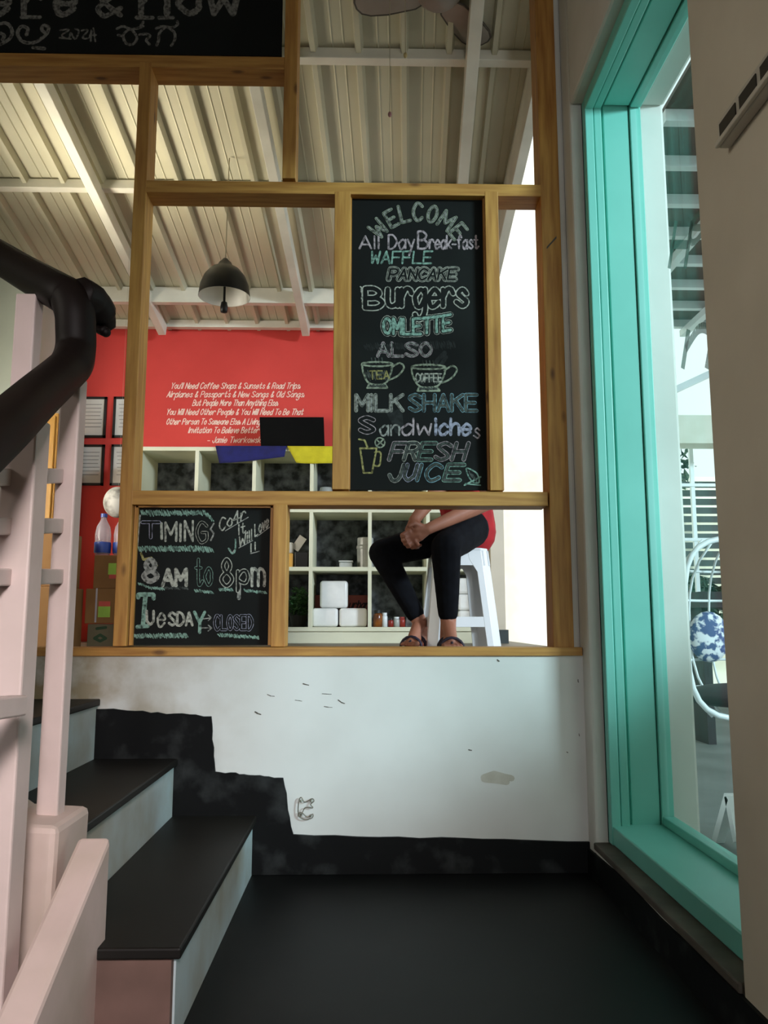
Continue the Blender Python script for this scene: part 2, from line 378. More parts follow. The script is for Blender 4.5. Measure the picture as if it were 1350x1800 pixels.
# half wall with stepped skirting
hw_ = MB().box(-1.6, XW, YF, YF + .1, 0, ZS - .012); halfw = struct(hw_.build('wall_front', M['halfwall']))
sk = [(186, 1246), (372, 1259), (379, 1356), (498, 1367), (516, 1466), (1034, 1479)]
def jag(a, b, n, amp): return [(a[0] + (b[0] - a[0]) * i / n + random.uniform(-amp, amp) * (i > 0), a[1] + (b[1] - a[1]) * i / n + random.uniform(-amp, amp) * (i > 0)) for i in range(n)]
top = []
for i in range(len(sk) - 1): top += jag(sk[i], sk[i + 1], 14 if i % 2 == 0 else 7, 1.8)
top.append(sk[-1])
poly = [at(x, y, YF - .001) for x, y in top]
poly = [Vector((-.82, YF - .001, poly[0].z))] + poly
poly[-1].x = XW
poly += [Vector((XW, YF - .001, .001)), Vector((-.82, YF - .001, .001))]
mb = MB(); mb.prism(poly, (0, -.009, 0)); struct(mb.build('baseboard_front', M['skirt']))
# stains and scuffs on the half wall
mb = MB()
ribbons(mb, [[(850, 1366), (868, 1362), (884, 1364), (898, 1367)], [(852, 1371), (876, 1374), (893, 1376)]], YF, 5, .0008, 2)
mb.build('grey_stain', M['stain'], halfw, recalc=False)
mb = MB()
for (x, y, dx, dy) in ((533, 1202, 10, 2), (519, 1231, 12, 1), (594, 1230, 12, 7), (566, 1219, 16, 1), (570, 1242, 14, 1), (470, 1221, 12, 3), (448, 1251, 10, 5), (874, 1160, 3, 2), (1016, 1195, 1, 4), (1018, 1290, 1, 4), (996, 1322, 2, 1), (824, 1318, 5, 1)):
    ribbons(mb, [[(x, y), (x + dx * .5, y + dy * .7), (x + dx, y + dy)]], YF, random.uniform(.4, 1.0), .0008, .5, .4)
mb.build('scuff_mark', M['scuff'], halfw, recalc=False)

# staircase
XS = [-.34, -.58, -.82, -1.06]; ZT = [.17, .336, .512, ZU]
YE = [1.51, 1.68, 1.68, 1.68]
st = struct(bpy.data.objects.new('staircase', None)); COL.objects.link(st); st.location = (-.6, 2.1, 0)
for i in range(4):
    xl = XS[i + 1] if i < 3 else -1.6
    z0 = ZT[i - 1] if i else 0
    MB().box(xl - .0, XS[i], YE[i] + (.02 if i == 0 else 0), YF, 0 if i < 3 else .3, ZT[i] - .02).build('riser', M['riser'], st)
    MB().box(xl + (.0 if i == 3 else .0), XS[i] + .012, YE[i], YF - .01, ZT[i] - .02, ZT[i]).build('tread', M['tread'], st, bevel=.004)
MB().box(-.475, XS[0] - .004, 1.512, 1.529, 0, ZT[0] - .021).build('step_end', M['brownend'], st)
# kerbs beside the stair
kb = struct(bpy.data.objects.new('stair_kerb', None)); COL.objects.link(kb); kb.location = (-.6, 1.5, 0)
mb = MB(); mb.prism([(-.56, 1.5, 0), (-.553, 1.5, .378), (-.66, 1.5, .384), (-1.6, 1.5, 1.0), (-1.6, 1.5, 0)], (0, .175, 0)); mb.build('kerb_block', M['kerb'], kb, bevel=.012)
mb = MB(); mb.prism([(-.535, 1.56, 0), (-.535, 1.56, .347), (-.535, .93, 0)], (.06, 0, 0)); mb.build('sloping_kerb', M['kerb'], kb, bevel=.008)

# right wall around the window opening
wr = MB()
wr.box(XW, XO, YR, YF + .12, 0, 5.2)
wr.box(XW, XO, YN, YR, 2.45, 5.2)
wr.box(XW, XO, YN, YR, -.12, .088)
wr.box(.615, XW + .001, YF + .022, YF + .12, ZS - .02, 5.2)
wr.build('wall_right', M['plaster'], bevel=.01); struct(bpy.data.objects['wall_right'])
mb = MB(); mb.box(XW, XO, -6.8, YN, -.12, 7); struct(mb.build('wall_right_near', M['nearwall'], bevel=.012))
mb = MB(); mb.prism([(XW + .001, -.5, 0), (XW + .001, YF, 0), (XW + .001, YF, .07), (XW + .001, 2.2, .082), (XW + .001, 1.9, .078), (XW + .001, 1.5, .085), (XW + .001, -.5, .085)], (-.009, 0, 0)); struct(mb.build('baseboard_right', M['skirt']))
mb = MB(); mb.box(XW - .006, .73, YN, YR, .084, .104); struct(mb.build('trim_ledge', M['ledge'], bevel=.004))
# rest of the lower room
mb = MB(); mb.box(-3.2, -.3, -6.8, -6.65, 0, 7).box(.6, XW, -6.8, -6.65, 0, 7).box(-.3, .6, -6.8, -6.65, 2.5, 7); struct(mb.build('wall_rear', M['nearwall']))

mb = MB(); mb.box(-3.3, -3.2, -6.8, 5.4, 0, 7); struct(mb.build('wall_left_lower', M['palewall']))
# upper room
XL = -2.03
mb = MB(); mb.box(XL, .74, 5.2, 5.32, .45, 2.74); redw = struct(mb.build('wall_back', M['red']))
mb = MB(); mb.box(XL - .1, XL, 4.6, 5.32, .45, 2.9); struct(mb.build('wall_left', M['palewall']))
mb = MB(); mb.box(-3.2, XL - .1, 4.6, 4.7, .45, 3.0); struct(mb.build('wall_left_rear', M['palewall']))
pl0 = X_(863, 1000, 4.7); pl1 = X_(887, 1000, 4.7)
mb = MB(); mb.box(pl0, pl1, 4.7, 5.32, ZU, 2.86); struct(mb.build('trim_pillar', M['nearwall']))
mb = MB(); mb.box(pl0 - .01, pl1 + .014, 4.69, 5.32, ZU, Z_(888, 1107, 4.7)); struct(mb.build('baseboard_pillar', M['outplank']))

# roof sheet: ribs fall towards the back
SL = .26; SK = math.tan(R(3.0))
def roofz(Y): return 2.74 + SL * (5.2 - Y)
prof = []; x = -3.3; PIT = .2
while x < 1.0:
    for dx, dz in ((0, 0), (.040, 0), (.045, -.004), (.050, 0), (.090, 0), (.095, -.004), (.100, 0), (.142, 0), (.150, -.036), (.170, -.036), (.182, 0)):
        prof.append((x + dx, dz))
    x += PIT
mb = MB(); rows = []
for Y in (-7.0, 0, 2.55, 5.35):
    rows.append([mb.bm.verts.new((min(px + SK * (Y - 5.2), .775 if Y > 0 else 1.0), Y, roofz(Y) + dz)) for px, dz in prof])
for A, B in zip(rows, rows[1:]):
    for k in range(len(A) - 1): mb.face([A[k], A[k + 1], B[k + 1], B[k]])
struct(mb.build('ceiling', M['roof'], solid=.002))
n = 0
def trim(mb, m=None, bevel=.003):
    global n
    n += 1; return struct(mb.build('trim_%d' % n, m or M['steel'], bevel=bevel))
for Y, h in ((3.22, .05), (3.97, .05), (4.82, .1), (5.15, .05), (2.3, .05)):
    trim(MB().bar((-3.2, Y, roofz(Y) - h / 2 - .004), (.76, Y, roofz(Y) - h / 2 - .004), .05, h))
def rafter(pxe, pye, w=.05, h=.075, drop=.1, y1=None):
    e = at(pxe, pye, 5.12 if y1 is None else y1); zoff = -.09
    Y0 = 1.0
    a = Vector((e.x + SK * (Y0 - e.y), Y0, roofz(Y0) + zoff)); bb = Vector((e.x, e.y, roofz(e.y) + zoff))
    trim(MB().bar(a, bb, w, h))
rafter(286, 586); rafter(538, 586); rafter(25, 586); rafter(792, 586, .055, .08)
trim(MB().bar((.735 + .01, 2.62, roofz(2.62) - .1), (.745, 5.3, roofz(5.3) - .1), .05, .2), M['steel'])

# outdoors
mb = MB(); mb.box(XO, 8, -1, 12, -.2, 0); struct(mb.build('floor_outdoor', M['ground']))
mb = MB(); mb.box(.6, 2.75, 7.3, 7.45, -.1, 5.5); struct(mb.build('wall_outdoor', M['outwall']))
mb = MB(); mb.box(1.0, 8, 8.9, 9, 0, 2.4); struct(mb.build('wall_outdoor_far', M['outwall']))
mb = MB(); mb.box(2.0, 2.12, -2.5, 2.1, 0, 1.16); struct(mb.build('wall_outdoor_blocker', M['outwall']))  # unseen blocker, added to shade the lower right of the half wall

# ================================================================== WINDOW
win = struct(bpy.data.objects.new('window_1', None)); COL.objects.link(win); win.location = (.82, 2.0, .1)
mb = MB()
for (x0, x1, dy) in ((.708, .736, .04), (.739, .764, .034), (.774, .858, .02), (.861, .898, .026)):
    mb.box(x0, x1, YR - dy, YR + .002, .105, 2.45)
mb.box(.708, .898, YR - .012, YR + .002, .105, 2.45)
mb.build('far_jamb', M['teal'], win, bevel=.003)
mb = MB()
for (x0, x1, dz) in ((.708, .736, .04), (.739, .764, .034), (.774, .858, .02), (.861, .898, .026)): mb.box(x0, x1, YN + .02, YR - .03, 2.45 - dz, 2.452)
mb.build('head', M['teal'], win, bevel=.003)
MB().box(.708, .898, YN - .001, YN + .045, .105, 2.45).build('near_jamb', M['teal'], win, bevel=.003)
MB().box(.712, .92, YN, YR, .105, .157).build('sill', M['teal'], win, bevel=.004)
MB().box(.861, .898, YN + .02, YR - .03, .157, .182).build('glazing_bead', M['teal'], win, bevel=.003)
pane = MB().box(.878, .882, YN + .03, YR - .04, .175, 2.42).build('pane', M['glass'], win)
def glass_text(ch, pl, pr, yb, yc, hw):
    mb = MB()
    for s in text_px(ch, pl, pr, yb, yc, slant=.15):
        P = [atx(x, y, .876) for x, y in s]
        for p, q in zip(P, P[1:]):
            d = q - p
            if d.length < 1e-6: continue
            nn = Vector((0, -d.z, d.y)).normalized() * hw
            mb.face([mb.bm.verts.new(v) for v in (p - nn, q - nn, q + nn, p + nn)])
    mb.build('glass_lettering', M['frost'], pane, recalc=False)
glass_text('H', 1176, 1204, 472, 388, .012); glass_text('e', 1210, 1233, 424, 350, .009); glass_text('n', 1200, 1243, 648, 545, .014)

# ================================================================== WOODEN PARTITION
Y0 = YF + .02; Y1 = Y0 + .095
part = thing('wooden_partition', 'pine timber partition frame standing on the white half wall', 'partition', (0, Y0 + .05, ZS))
ZB = Z_(600, 1138, YF)
def post(pl, pr, py, yt, yb, y1=Y1):
    x0, x1 = X_(pl, py, Y0), X_(pr, py, Y0)
    return MB().box(x0, x1, Y0, y1, Z_(pl, yb, Y0), Z_(pl, yt, Y0)).build('post', M['wood_z'], part, bevel=.002)
def rail(pl, pr, py, yt, yb, y1=Y1):
    return MB().box(X_(pl, py, Y0), X_(pr, py, Y0), Y0 + .001, y1 - .001, Z_(pl, yb, Y0), Z_(pl, yt, Y0)).build('rail', M['wood_x'], part, bevel=.002)
post(211, 234, 850, 108, 1136)
post(498, 521, 200, -330, 313)
post(586, 615, 600, 336, 860)
post(857, 881, 600, 336, 862)
post(958, 992, 600, -330, 1139)
post(478, 503, 1000, 886, 1137)
rail(-420, 500, 95, 86, 108)
rail(-420, 500, 0, -330, -308)
rail(248, 957, 325, 316, 337)
rail(226, 963, 870, 862, 887)
MB().box(-1.42, XW - .002, YF - .008, Y1 + .004, ZS - .014, Z_(600, 1138, YF)).build('sill', M['wood_x'], part, bevel=.002)
post(-330, -300, 600, -330, 1136)
# the scarf joint on the right post
p0 = [at(961, 434, Y0 - .001), at(978, 415, Y0 - .001), at(978, 419, Y0 - .001), at(961, 438, Y0 - .001)]
MB().prism(p0, (0, -.001, 0)).build('joint_line', M['scuff'], part)

# ================================================================== CHALKBOARDS
YB = Y0 + .03
def chalkboard(name, label, xl, xr, yt, yb, beadw):
    t = thing(name, label, 'chalkboard', at((xl + xr) / 2, yb, YB))
    x0, x1, z0, z1 = X_(xl, (yt + yb) / 2, YB), X_(xr, (yt + yb) / 2, YB), Z_(xl, yb, YB), Z_(xl, yt, YB)
    MB().box(x0, x1, YB, YB + .008, z0, z1).build('board', M['board'], t)
    if beadw:
        MB().box(x0 - .004, x0 + beadw, YB - .012, YB - .0002, z0, z1).build('bead', M['wood_z'], t)
        MB().box(x1 - beadw, x1 + .004, YB - .012, YB - .0002, z0, z1).build('bead', M['wood_z'], t)
        MB().box(x0, x1, YB - .012, YB - .0002, z1 - beadw, z1 + .003).build('bead', M['wood_x'], t)
    return t
wb = chalkboard('chalkboard', 'tall black chalkboard menu headed WELCOME in the partition', 614, 855, 338, 861, .006)
CL = 'chalk_lettering'; CD = 'chalk_drawing'
st_ = []
for ch, a in zip('WELCOME', (-47, -29, -14, 1, 17, 34, 51)):
    ar = R(a); st_ += char_px(ch, 733 + 77 * math.sin(ar) * 1.02, 464 - 77 * math.cos(ar), 21 if ch in 'WM' else 15, 29, ar)
writing(wb, CL, st_, YB, K['green'], 3.0, outline=1.3)
writing(wb, CL, st_, YB, K['grey'], 1.0, lift=.0016)
writing(wb, CL, text_px('All', 632, 667, 437, 415), YB, K['pink'], 1.7)
writing(wb, CL, text_px('Day', 683, 728, 437, 413), YB, K['pink'], 1.7)
writing(wb, CL, text_px('B', 735, 752, 437, 407), YB, K['pink'], 2.0)
writing(wb, CL, text_px('reak-fast', 755, 841, 437, 414), YB, K['pink'], 1.7)
writing(wb, CL, text_px('WAFFLE', 652, 758, 463, 442, rise=0, slant=.1), YB, K['mint'], 1.7)
pk = text_px('PANCAKE', 683, 800, 491, 473, slant=.2)
writing(wb, CL, pk, YB, K['white'], 5.2, outline=1.2); writing(wb, CL, pk, YB, K['white'], 2.8, lift=.0018, outline=.95)
bg_ = text_px('B', 642, 672, 541, 507) + text_px('urgers', 681, 820, 538, 494)
writing(wb, CL, bg_, YB, K['white'], 6.0, outline=2.2); fuzz(wb, [(634, 505), (637, 545)], YB, K['white'], 3); writing(wb, CL, [[(x + 1.6, y + 4.5) for x, y in s] for s in text_px('B', 642, 672, 541, 507)], YB, K['white'], 1.0, lift=.0003)
om = text_px('OMLETTE', 674, 792, 586, 559, rise=6, sag=-4)
writing(wb, CL, om, YB, K['white'], 5.6, outline=1.0); writing(wb, CL, om, YB, K['mint'], 2.6, lift=.0018)
writing(wb, CL, text_px('ALSO', 664, 758, 626, 603), YB, K['pink'], 3.0, outline=1.2); writing(wb, CL, text_px('ALSO', 664, 758, 626, 603), YB, K['grey'], 1.0, lift=.0016)
for (cx, w, y0, yb, tx, tl, tr, c) in ((663, 27, 640, 674, 'TEA', 650, 684, K['green']), (753, 30, 645, 679, 'COFFEE', 731, 776, K['green'])):
    rim = [(cx + w * math.cos(a * math.pi / 8), y0 + 4 * math.sin(a * math.pi / 8)) for a in range(17)]
    bowl = spline([(cx - w, y0), (cx - w + 3, y0 + 16), (cx - w * .5, yb), (cx + w * .5, yb), (cx + w - 3, y0 + 16), (cx + w, y0)])
    foot = [(cx - w * .5, yb), (cx - w * .65, yb + 8), (cx + w * .65, yb + 8), (cx + w * .5, yb)]
    hnd = spline([(cx + w - 2, y0 + 6), (cx + w + 12, y0 - 2), (cx + w + 20, y0 + 6), (cx + w + 10, y0 + 20), (cx + w - 6, y0 + 28)])
    writing(wb, CD, [rim, bowl, foot, hnd], YB, c, 1.6)
    fuzz(wb, [(cx - w * .75, yb - 14), (cx + w * .75, yb - 14)], YB, K['dim'], 9, 'chalk_shading'); fuzz(wb, [(cx - w * .6, yb + 4), (cx + w * .6, yb + 4)], YB, K['dim'], 3, 'chalk_shading')
    writing(wb, CL, text_px(tx, tl, tr, y0 + 26, y0 + 12), YB, K['white'] if tx == 'COFFEE' else K['yellow'], 1.2, lift=.0012)
    writing(wb, 'chalk_steam', [[(cx - 8 + 6 * k, y0 - 1), (cx - 10 + 6 * k, y0 - 11)] for k in range(4)], YB, K['dim'], .9)
writing(wb, 'chalk_smear', [[(758, 650), (770, 632), (782, 620)], [(770, 650), (784, 628)]], YB, K['dust'], 4)
writing(wb, CL, text_px('MILK', 626, 708, 722, 694), YB, K['white'], 3.2, outline=1.0); writing(wb, CL, text_px('MILK', 626, 708, 722, 694), YB, K['grey'], 1.6, lift=.0016)
writing(wb, CL, text_px('SHAKE', 720, 838, 722, 694), YB, K['blue'], 3.4, outline=.95); writing(wb, CL, text_px('SHAKE', 720, 838, 722, 694), YB, K['dim'], 1.9, lift=.0016)
writing(wb, CL, text_px('S', 633, 657, 760, 734), YB, K['pink'], 4.2, outline=1.4)
writing(wb, CL, text_px('an', 668, 702, 765, 739), YB, K['grey'], 1.6); writing(wb, CL, text_px('dw', 706, 758, 764, 736), YB, K['pink'], 1.9)
writing(wb, CL, text_px('iche', 766, 828, 764, 736), YB, K['lilac'], 2.6); writing(wb, CL, text_px('s', 833, 843, 770, 744), YB, K['pink'], 1.4)
writing(wb, 'chalk_smear', [[(686, 722), (694, 740), (700, 756)], [(700, 726), (703, 750)]], YB, K['dust'], 7, lift=.0003)
for ch, xl, xr, c in (('F', 684, 706, 'pink'), ('R', 710, 730, 'white'), ('E', 734, 758, 'mint'), ('S', 764, 786, 'pink'), ('H', 794, 815, 'pink')):
    writing(wb, CL, text_px(ch, xl, xr, 808, 779, slant=.3), YB, K[c], 3.9, outline=1.3); writing(wb, CL, text_px(ch, xl, xr, 808, 779, slant=.3), YB, K['dim'], 1.9, lift=.0016)
for ch, xl, xr, c in (('J', 682, 702, 'grey'), ('U', 708, 726, 'lilac'), ('I', 733, 736, 'blue'), ('C', 746, 770, 'blue'), ('E', 780, 808, 'mint')):
    writing(wb, CL, text_px(ch, xl, xr, 844, 817, slant=.3), YB, K[c], 3.9, outline=1.3); writing(wb, CL, text_px(ch, xl, xr, 844, 817, slant=.3), YB, K['dim'], 1.9, lift=.0016)
writing(wb, CD, [[(633, 788), (639, 831), (654, 831), (662, 788), (633, 788)], [(631, 772), (641, 774), (646, 786)], spline([(659, 795), (669, 796), (667, 818), (657, 818)])], YB, K['yellow'], 1.5)
writing(wb, CD, [[(668 + 8.5 * math.cos(a * math.pi / 8), 778 + 8.5 * math.sin(a * math.pi / 8)) for a in range(17)], [(662, 773), (674, 783)], [(662, 784), (674, 772)]], YB, K['green'], 1.2)
writing(wb, CD, [spline([(821, 823), (838, 832), (842, 848), (830, 846), (822, 834), (821, 823)]), [(816, 853), (845, 838)], [(818, 850), (844, 853)]], YB, K['mint'], 1.3)
fuzz(wb, [(824, 832), (838, 846)], YB, K['dim'], 5, 'chalk_shading')
fuzz(wb, [(640, 610), (800, 606)], YB, K['dust'], 7, 'chalk_dust')

tb = chalkboard('chalkboard', 'square black chalkboard lettered TIMING at the lower left of partition', 236, 478, 889, 1134, .007)
fuzz(tb, [(247, 902), (358, 901), (374, 914)], YB, K['mint'], 5); fuzz(tb, [(242, 965), (330, 964), (374, 967)], YB, K['mint'], 5)
for q_ in ([(246, 906), (243, 935), (241, 960)], [(376, 920), (370, 930), (376, 938), (371, 950)]): writing(tb, 'chalk_scribble', [q_], YB, K['grey'], 1.4)
writing(tb, CL, text_px('T', 250, 280, 945, 918), YB, K['lilac'], 3.0, outline=1.1)
writing(tb, CL, text_px('I', 284, 286, 947, 920), YB, K['white'], 2.2); writing(tb, CL, text_px('M', 291, 310, 951, 918), YB, K['white'], 1.9); writing(tb, CL, text_px('I', 317, 318, 951, 921), YB, K['white'], 2.0); writing(tb, CL, text_px('N', 325, 339, 951, 916), YB, K['white'], 1.9); writing(tb, CL, text_px('G', 346, 364, 953, 919), YB, K['white'], 2.6, outline=1.0)
writing(tb, CL, text_px('8', 253, 276, 1022, 984), YB, K['grey'], 4.5); writing(tb, 'chalk_scribble', [[(248, 972), (252, 984), (266, 980), (276, 994)]], YB, K['yellow'], 1.8)
writing(tb, CL, text_px('AM', 286, 327, 1029, 1001), YB, K['white'], 3.2); writing(tb, CL, text_px('to', 344, 372, 1029, 983), YB, K['mint'], 2.6, outline=.9)
writing(tb, CL, text_px('8', 389, 408, 1030, 983), YB, K['white'], 3.6, outline=1.5); writing(tb, CL, text_px('p', 418, 436, 1024, 994), YB, K['white'], 3.4, outline=1.6)
writing(tb, CL, [[(421, 1024), (420, 1052)]], YB, K['grey'], 3); writing(tb, CL, text_px('m', 443, 465, 1030, 984), YB, K['white'], 2.4)
for p in (((243, 1026), (262, 1033), (288, 1035)), ((341, 1038), (374, 1042)), ((384, 1036), (410, 1037)), ((428, 1038), (468, 1042))): fuzz(tb, p, YB, K['mint'], 2.6)
fuzz(tb, [(288, 1034), (330, 1034)], YB, K['dim'], 2)
writing(tb, CL, [[(243, 1050), (243, 1045), (256, 1045), (269, 1045), (270, 1052)], [(256, 1045), (251, 1101)], [(242, 1102), (251, 1101), (260, 1100)]], YB, K['mint'], 3.6)
writing(tb, CL, text_px('U', 258, 270, 1098, 1074), YB, K['white'], 2.2); writing(tb, CL, text_px('e', 277, 290, 1101, 1066), YB, K['white'], 1.8); writing(tb, CL, text_px('SDA', 297, 338, 1099, 1077), YB, K['white'], 2.2)
writing(tb, CL, text_px('Y', 342, 360, 1112, 1076), YB, K['mint'], 2.6); writing(tb, CL, text_px('CLOSED', 377, 444, 1107, 1082), YB, K['lilac'], 2.2, outline=.8)
writing(tb, 'chalk_arrow', [[(358, 1088), (371, 1086)], [(366, 1081), (371, 1086), (366, 1091)], [(354, 1104), (372, 1104)], [(366, 1099), (372, 1104), (366, 1109)]], YB, K['grey'], .9)
fuzz(tb, [(234, 1118), (330, 1117)], YB, K['mint'], 4); fuzz(tb, [(382, 1116), (455, 1121)], YB, K['mint'], 3)
writing(tb, CL, text_px('Co4r', 386, 432, 934, 913, rise=22), YB, K['white'], 1.2); writing(tb, CL, text_px('it', 420, 432, 940, 922, rise=4), YB, K['white'], 1.1)
writing(tb, CL, text_px('Will', 421, 443, 962, 944, rise=14), YB, K['white'], 1.1); writing(tb, CL, text_px('Love', 448, 472, 943, 922, rise=18), YB, K['white'], 1.1)
writing(tb, CL, text_px('J', 402, 414, 972, 948), YB, K['mint'], 1.3); writing(tb, CL, text_px('II', 441, 450, 970, 956, rise=3), YB, K['white'], 1.2)
writing(tb, 'chalk_underline', [[(396, 933), (436, 909)], [(420, 963), (444, 950)], [(452, 943), (474, 927)], [(440, 973), (456, 969)], [(404, 965), (408, 972), (414, 964)]], YB, K['grey'], .8)

sb = chalkboard('sign_board', 'black overhead sign board with large grey lettering, in partition top left', -300, 499, -310, 87, 0)
sb['category'] = 'sign'
sg = []
for ch, xl, xr in (('e', -16, 16), ('r', 42, 72), ('e', 98, 132), ('n', 248, 294), ('o', 313, 350), ('w', 368, 418)): writing(sb, CL, text_px(ch, xl, xr, 24, -30), YB, K['sign'], 6)
writing(sb, CL, text_px('&', 172, 212, 27, -12), YB, K['sign'], 5)
for q_ in ([(38, 30), (70, 30)], [(240, 31), (268, 31)], [(280, 31), (304, 31)]): writing(sb, CL, [q_], YB, K['sign'], 4)
c1 = lambda pts: [(x / 2.41, y / 2.41) for x, y in pts]
kan = [spline(c1([(0, 100), (30, 100), (52, 130), (40, 165), (0, 188)])), spline(c1([(0, 140), (18, 150), (10, 168)])),
       spline(c1([(112, 148), (118, 122), (92, 112), (74, 140), (96, 176), (146, 180), (192, 150), (206, 118), (186, 108), (176, 124), (188, 138)])), c1([(140, 202), (188, 206)])]
writing(sb, 'kannada_lettering', kan, YB, K['sign'], 3.4)
kan = [spline(c1([(255, 128), (292, 126), (262, 150), (290, 164), (300, 140), (318, 166), (334, 132), (318, 122)])), c1([(252, 160), (300, 165)]), spline(c1([(345, 130), (372, 128), (350, 160), (378, 160), (388, 128), (384, 176)])), c1([(380, 150), (408, 148)]), c1([(396, 120), (404, 175)])]
writing(sb, 'kannada_lettering', kan, YB, K['sign'], 1.7)
kan = [spline(c1([(495, 122), (520, 112), (560, 124), (606, 112)])), [(p[0], p[1]) for p in spline(c1([(545, 126), (522, 150), (535, 184), (565, 186), (580, 160), (562, 130), (545, 126)]))], c1([(500, 148), (522, 152)]), spline(c1([(596, 108), (604, 100), (606, 92)])), spline(c1([(590, 148), (616, 144), (636, 152), (620, 170), (634, 188)])),
       spline(c1([(662, 120), (690, 112), (730, 116), (752, 104), (750, 90)])), spline(c1([(700, 116), (676, 138), (672, 170), (664, 192)])), spline(c1([(710, 116), (738, 136), (740, 168), (726, 194)]))]
writing(sb, 'kannada_lettering', kan, YB, K['sign'], 2.6)

# ================================================================== STAIR RAILING
rl = thing('stair_railing', 'pinkish white steel stair railing with dark handrail, front left', 'railing', at(80, 1430, 1.6))
HR = [at(-70, 822, 1.05), at(0, 760, 1.18), at(60, 703, 1.36), at(108, 660, 1.52), at(126, 640, 1.57), at(133, 615, 1.6), at(133, 575, 1.6), at(131, 548, 1.6), at(122, 525, 1.61), at(104, 513, 1.63), at(50, 483, 1.76), at(0, 453, 1.88), at(-80, 405, 2.05)]
hr = spline3 = None
def catmull(P, k=5):
    q = [P[0]] + P + [P[-1]]; out = []
    for i in range(1, len(q) - 2):
        a, b_, c, d = q[i - 1:i + 3]
        for j in range(k):
            t = j / k; out.append(.5 * (2 * b_ + (c - a) * t + (2 * a - 5 * b_ + 4 * c - d) * t * t + (3 * b_ - a - 3 * c + d) * t ** 3))
    return out + [P[-1]]
hp = catmull(HR); nh = len(hp)
handrail = MB().tube(hp, [.041] * nh, 12).build('handrail', M['handrail'], rl, smooth=True)
MB().tube(catmull([at(140, 515, 1.6), at(166, 530, 1.64), at(181, 556, 1.68), at(183, 572, 1.7)]), [.035] * 5 + [.032] * 5 + [.026] * 5 + [.015], 10).build('rail_end', M['handrail'], handrail, smooth=True)
MB().cone(at(176, 578, 1.68), .012, at(186, 584, 1.68), .011).build('rail_bracket', M['handrail'], handrail, smooth=True)
def rpost(pl, pr, py, Y, zt, zb):
    a, c = X_(pl, py, Y), X_(pr, py, Y); w = c - a
    return MB().box(a, c, Y - w / 2, Y + w / 2, zb, zt).build('railing_post', M['post'], rl, bevel=.004)
rpost(100, 136, 900, 1.6, Z_(140, 665, 1.6), .37)
rpost(6, 66, 950, 1.36, Z_(40, 738, 1.36), .08)
rpost(30, 66, 600, 1.66, Z_(45, 495, 1.58), .40)
for (ya, yb_, px) in ((836, 842, 0), (924, 926, 0), (1013, 1016, 0)):
    MB().bar(at(108, ya, 1.605), at(-120, yb_, 1.1), .026, .029).build('railing_bar', M['post'], rl, bevel=.003)
MB().bar(at(30, 1240, 1.24), at(-140, 1262, .95), .03, .03).build('railing_bar', M['post'], rl, bevel=.003)

# ================================================================== UPPER ROOM THINGS
# writing on the red wall
wall_lines = [("You'll Need Coffee Shops & Sunsets & Road Trips.", 300, 527, 683, 673), ('Airplanes & Passports & New Songs & Old Songs.', 293, 534, 698, 688), ('But People More Than Anything Else.', 338, 488, 713, 703),
              ('You Will Need Other People & You Will Need To Be That', 292, 532, 729, 719), ('Other Person To Someone Else. A Living Breathing', 292, 500, 746, 736), ('Invitation To Believe Better', 331, 454, 761, 751), ('- Jamie Tworkowski', 364, 459, 778, 768)]
for s, xl, xr, yb, yc in wall_lines:
    writing(redw, 'wall_lettering', text_px(s, xl, xr, yb, yc, slant=.34, gap=1.9, space=4.4), 5.2, M['wallink'], .68, lift=.0012, jit=0, wave=.3)

# cube shelf unit
YS = 4.75
vx = [237, 340, 443, 546, 650, 753, 857]; hy = [790, 897, 1000, 1106]
shx = [X_(p, 1000, YS) for p in vx]; shz = [Z_(600, p, YS) for p in hy]
sh = thing('cube_shelf', 'long cream cube shelf unit along the red wall', 'shelf unit', ((shx[0] + shx[-1]) / 2, YS + .2, ZU))
for x in shx: MB().box(x - .011, x + .011, YS, 5.15, shz[3] - .012, shz[0] + .012).build('upright', M['shelf'], sh)
for i, z in enumerate(shz):
    for a, b_ in zip(shx, shx[1:]): MB().box(a + .011, b_ - .011, YS + .001, 5.15, z - .012, z + .012).build('shelf_board', M['shelf'], sh)
MB().box(shx[0] + .011, shx[-1] - .011, 5.13, 5.16, shz[3], shz[0]).build('patterned_back', M['shelfback'], sh)
MB().box(shx[0] - .01, shx[-1] + .01, YS + .015, 5.15, ZU, shz[3] - .012).build('plinth', M['shelf'], sh)
T0 = shz[0] + .012; T1 = shz[1] + .012; T2 = shz[2] + .012; T3 = shz[3] + .012
# laptop
lt = thing('laptop', 'open black laptop standing on shelf top, seen from behind', 'laptop', at(514, 785, 4.95))
q = [at(459, 783, 4.9), at(571, 783, 4.9), at(569, 733, 5.0), at(456, 733, 5.0)]
zl = T0 + .012
for i in (0, 1): q[i].z = zl
MB().prism(q, (0, .006, 0)).build('screen', M['matteblack'], lt, bevel=.003)
MB().box(q[0].x, q[1].x, 4.9, 5.12, T0, T0 + .014).build('keyboard_base', M['matteblack'], lt, bevel=.003)
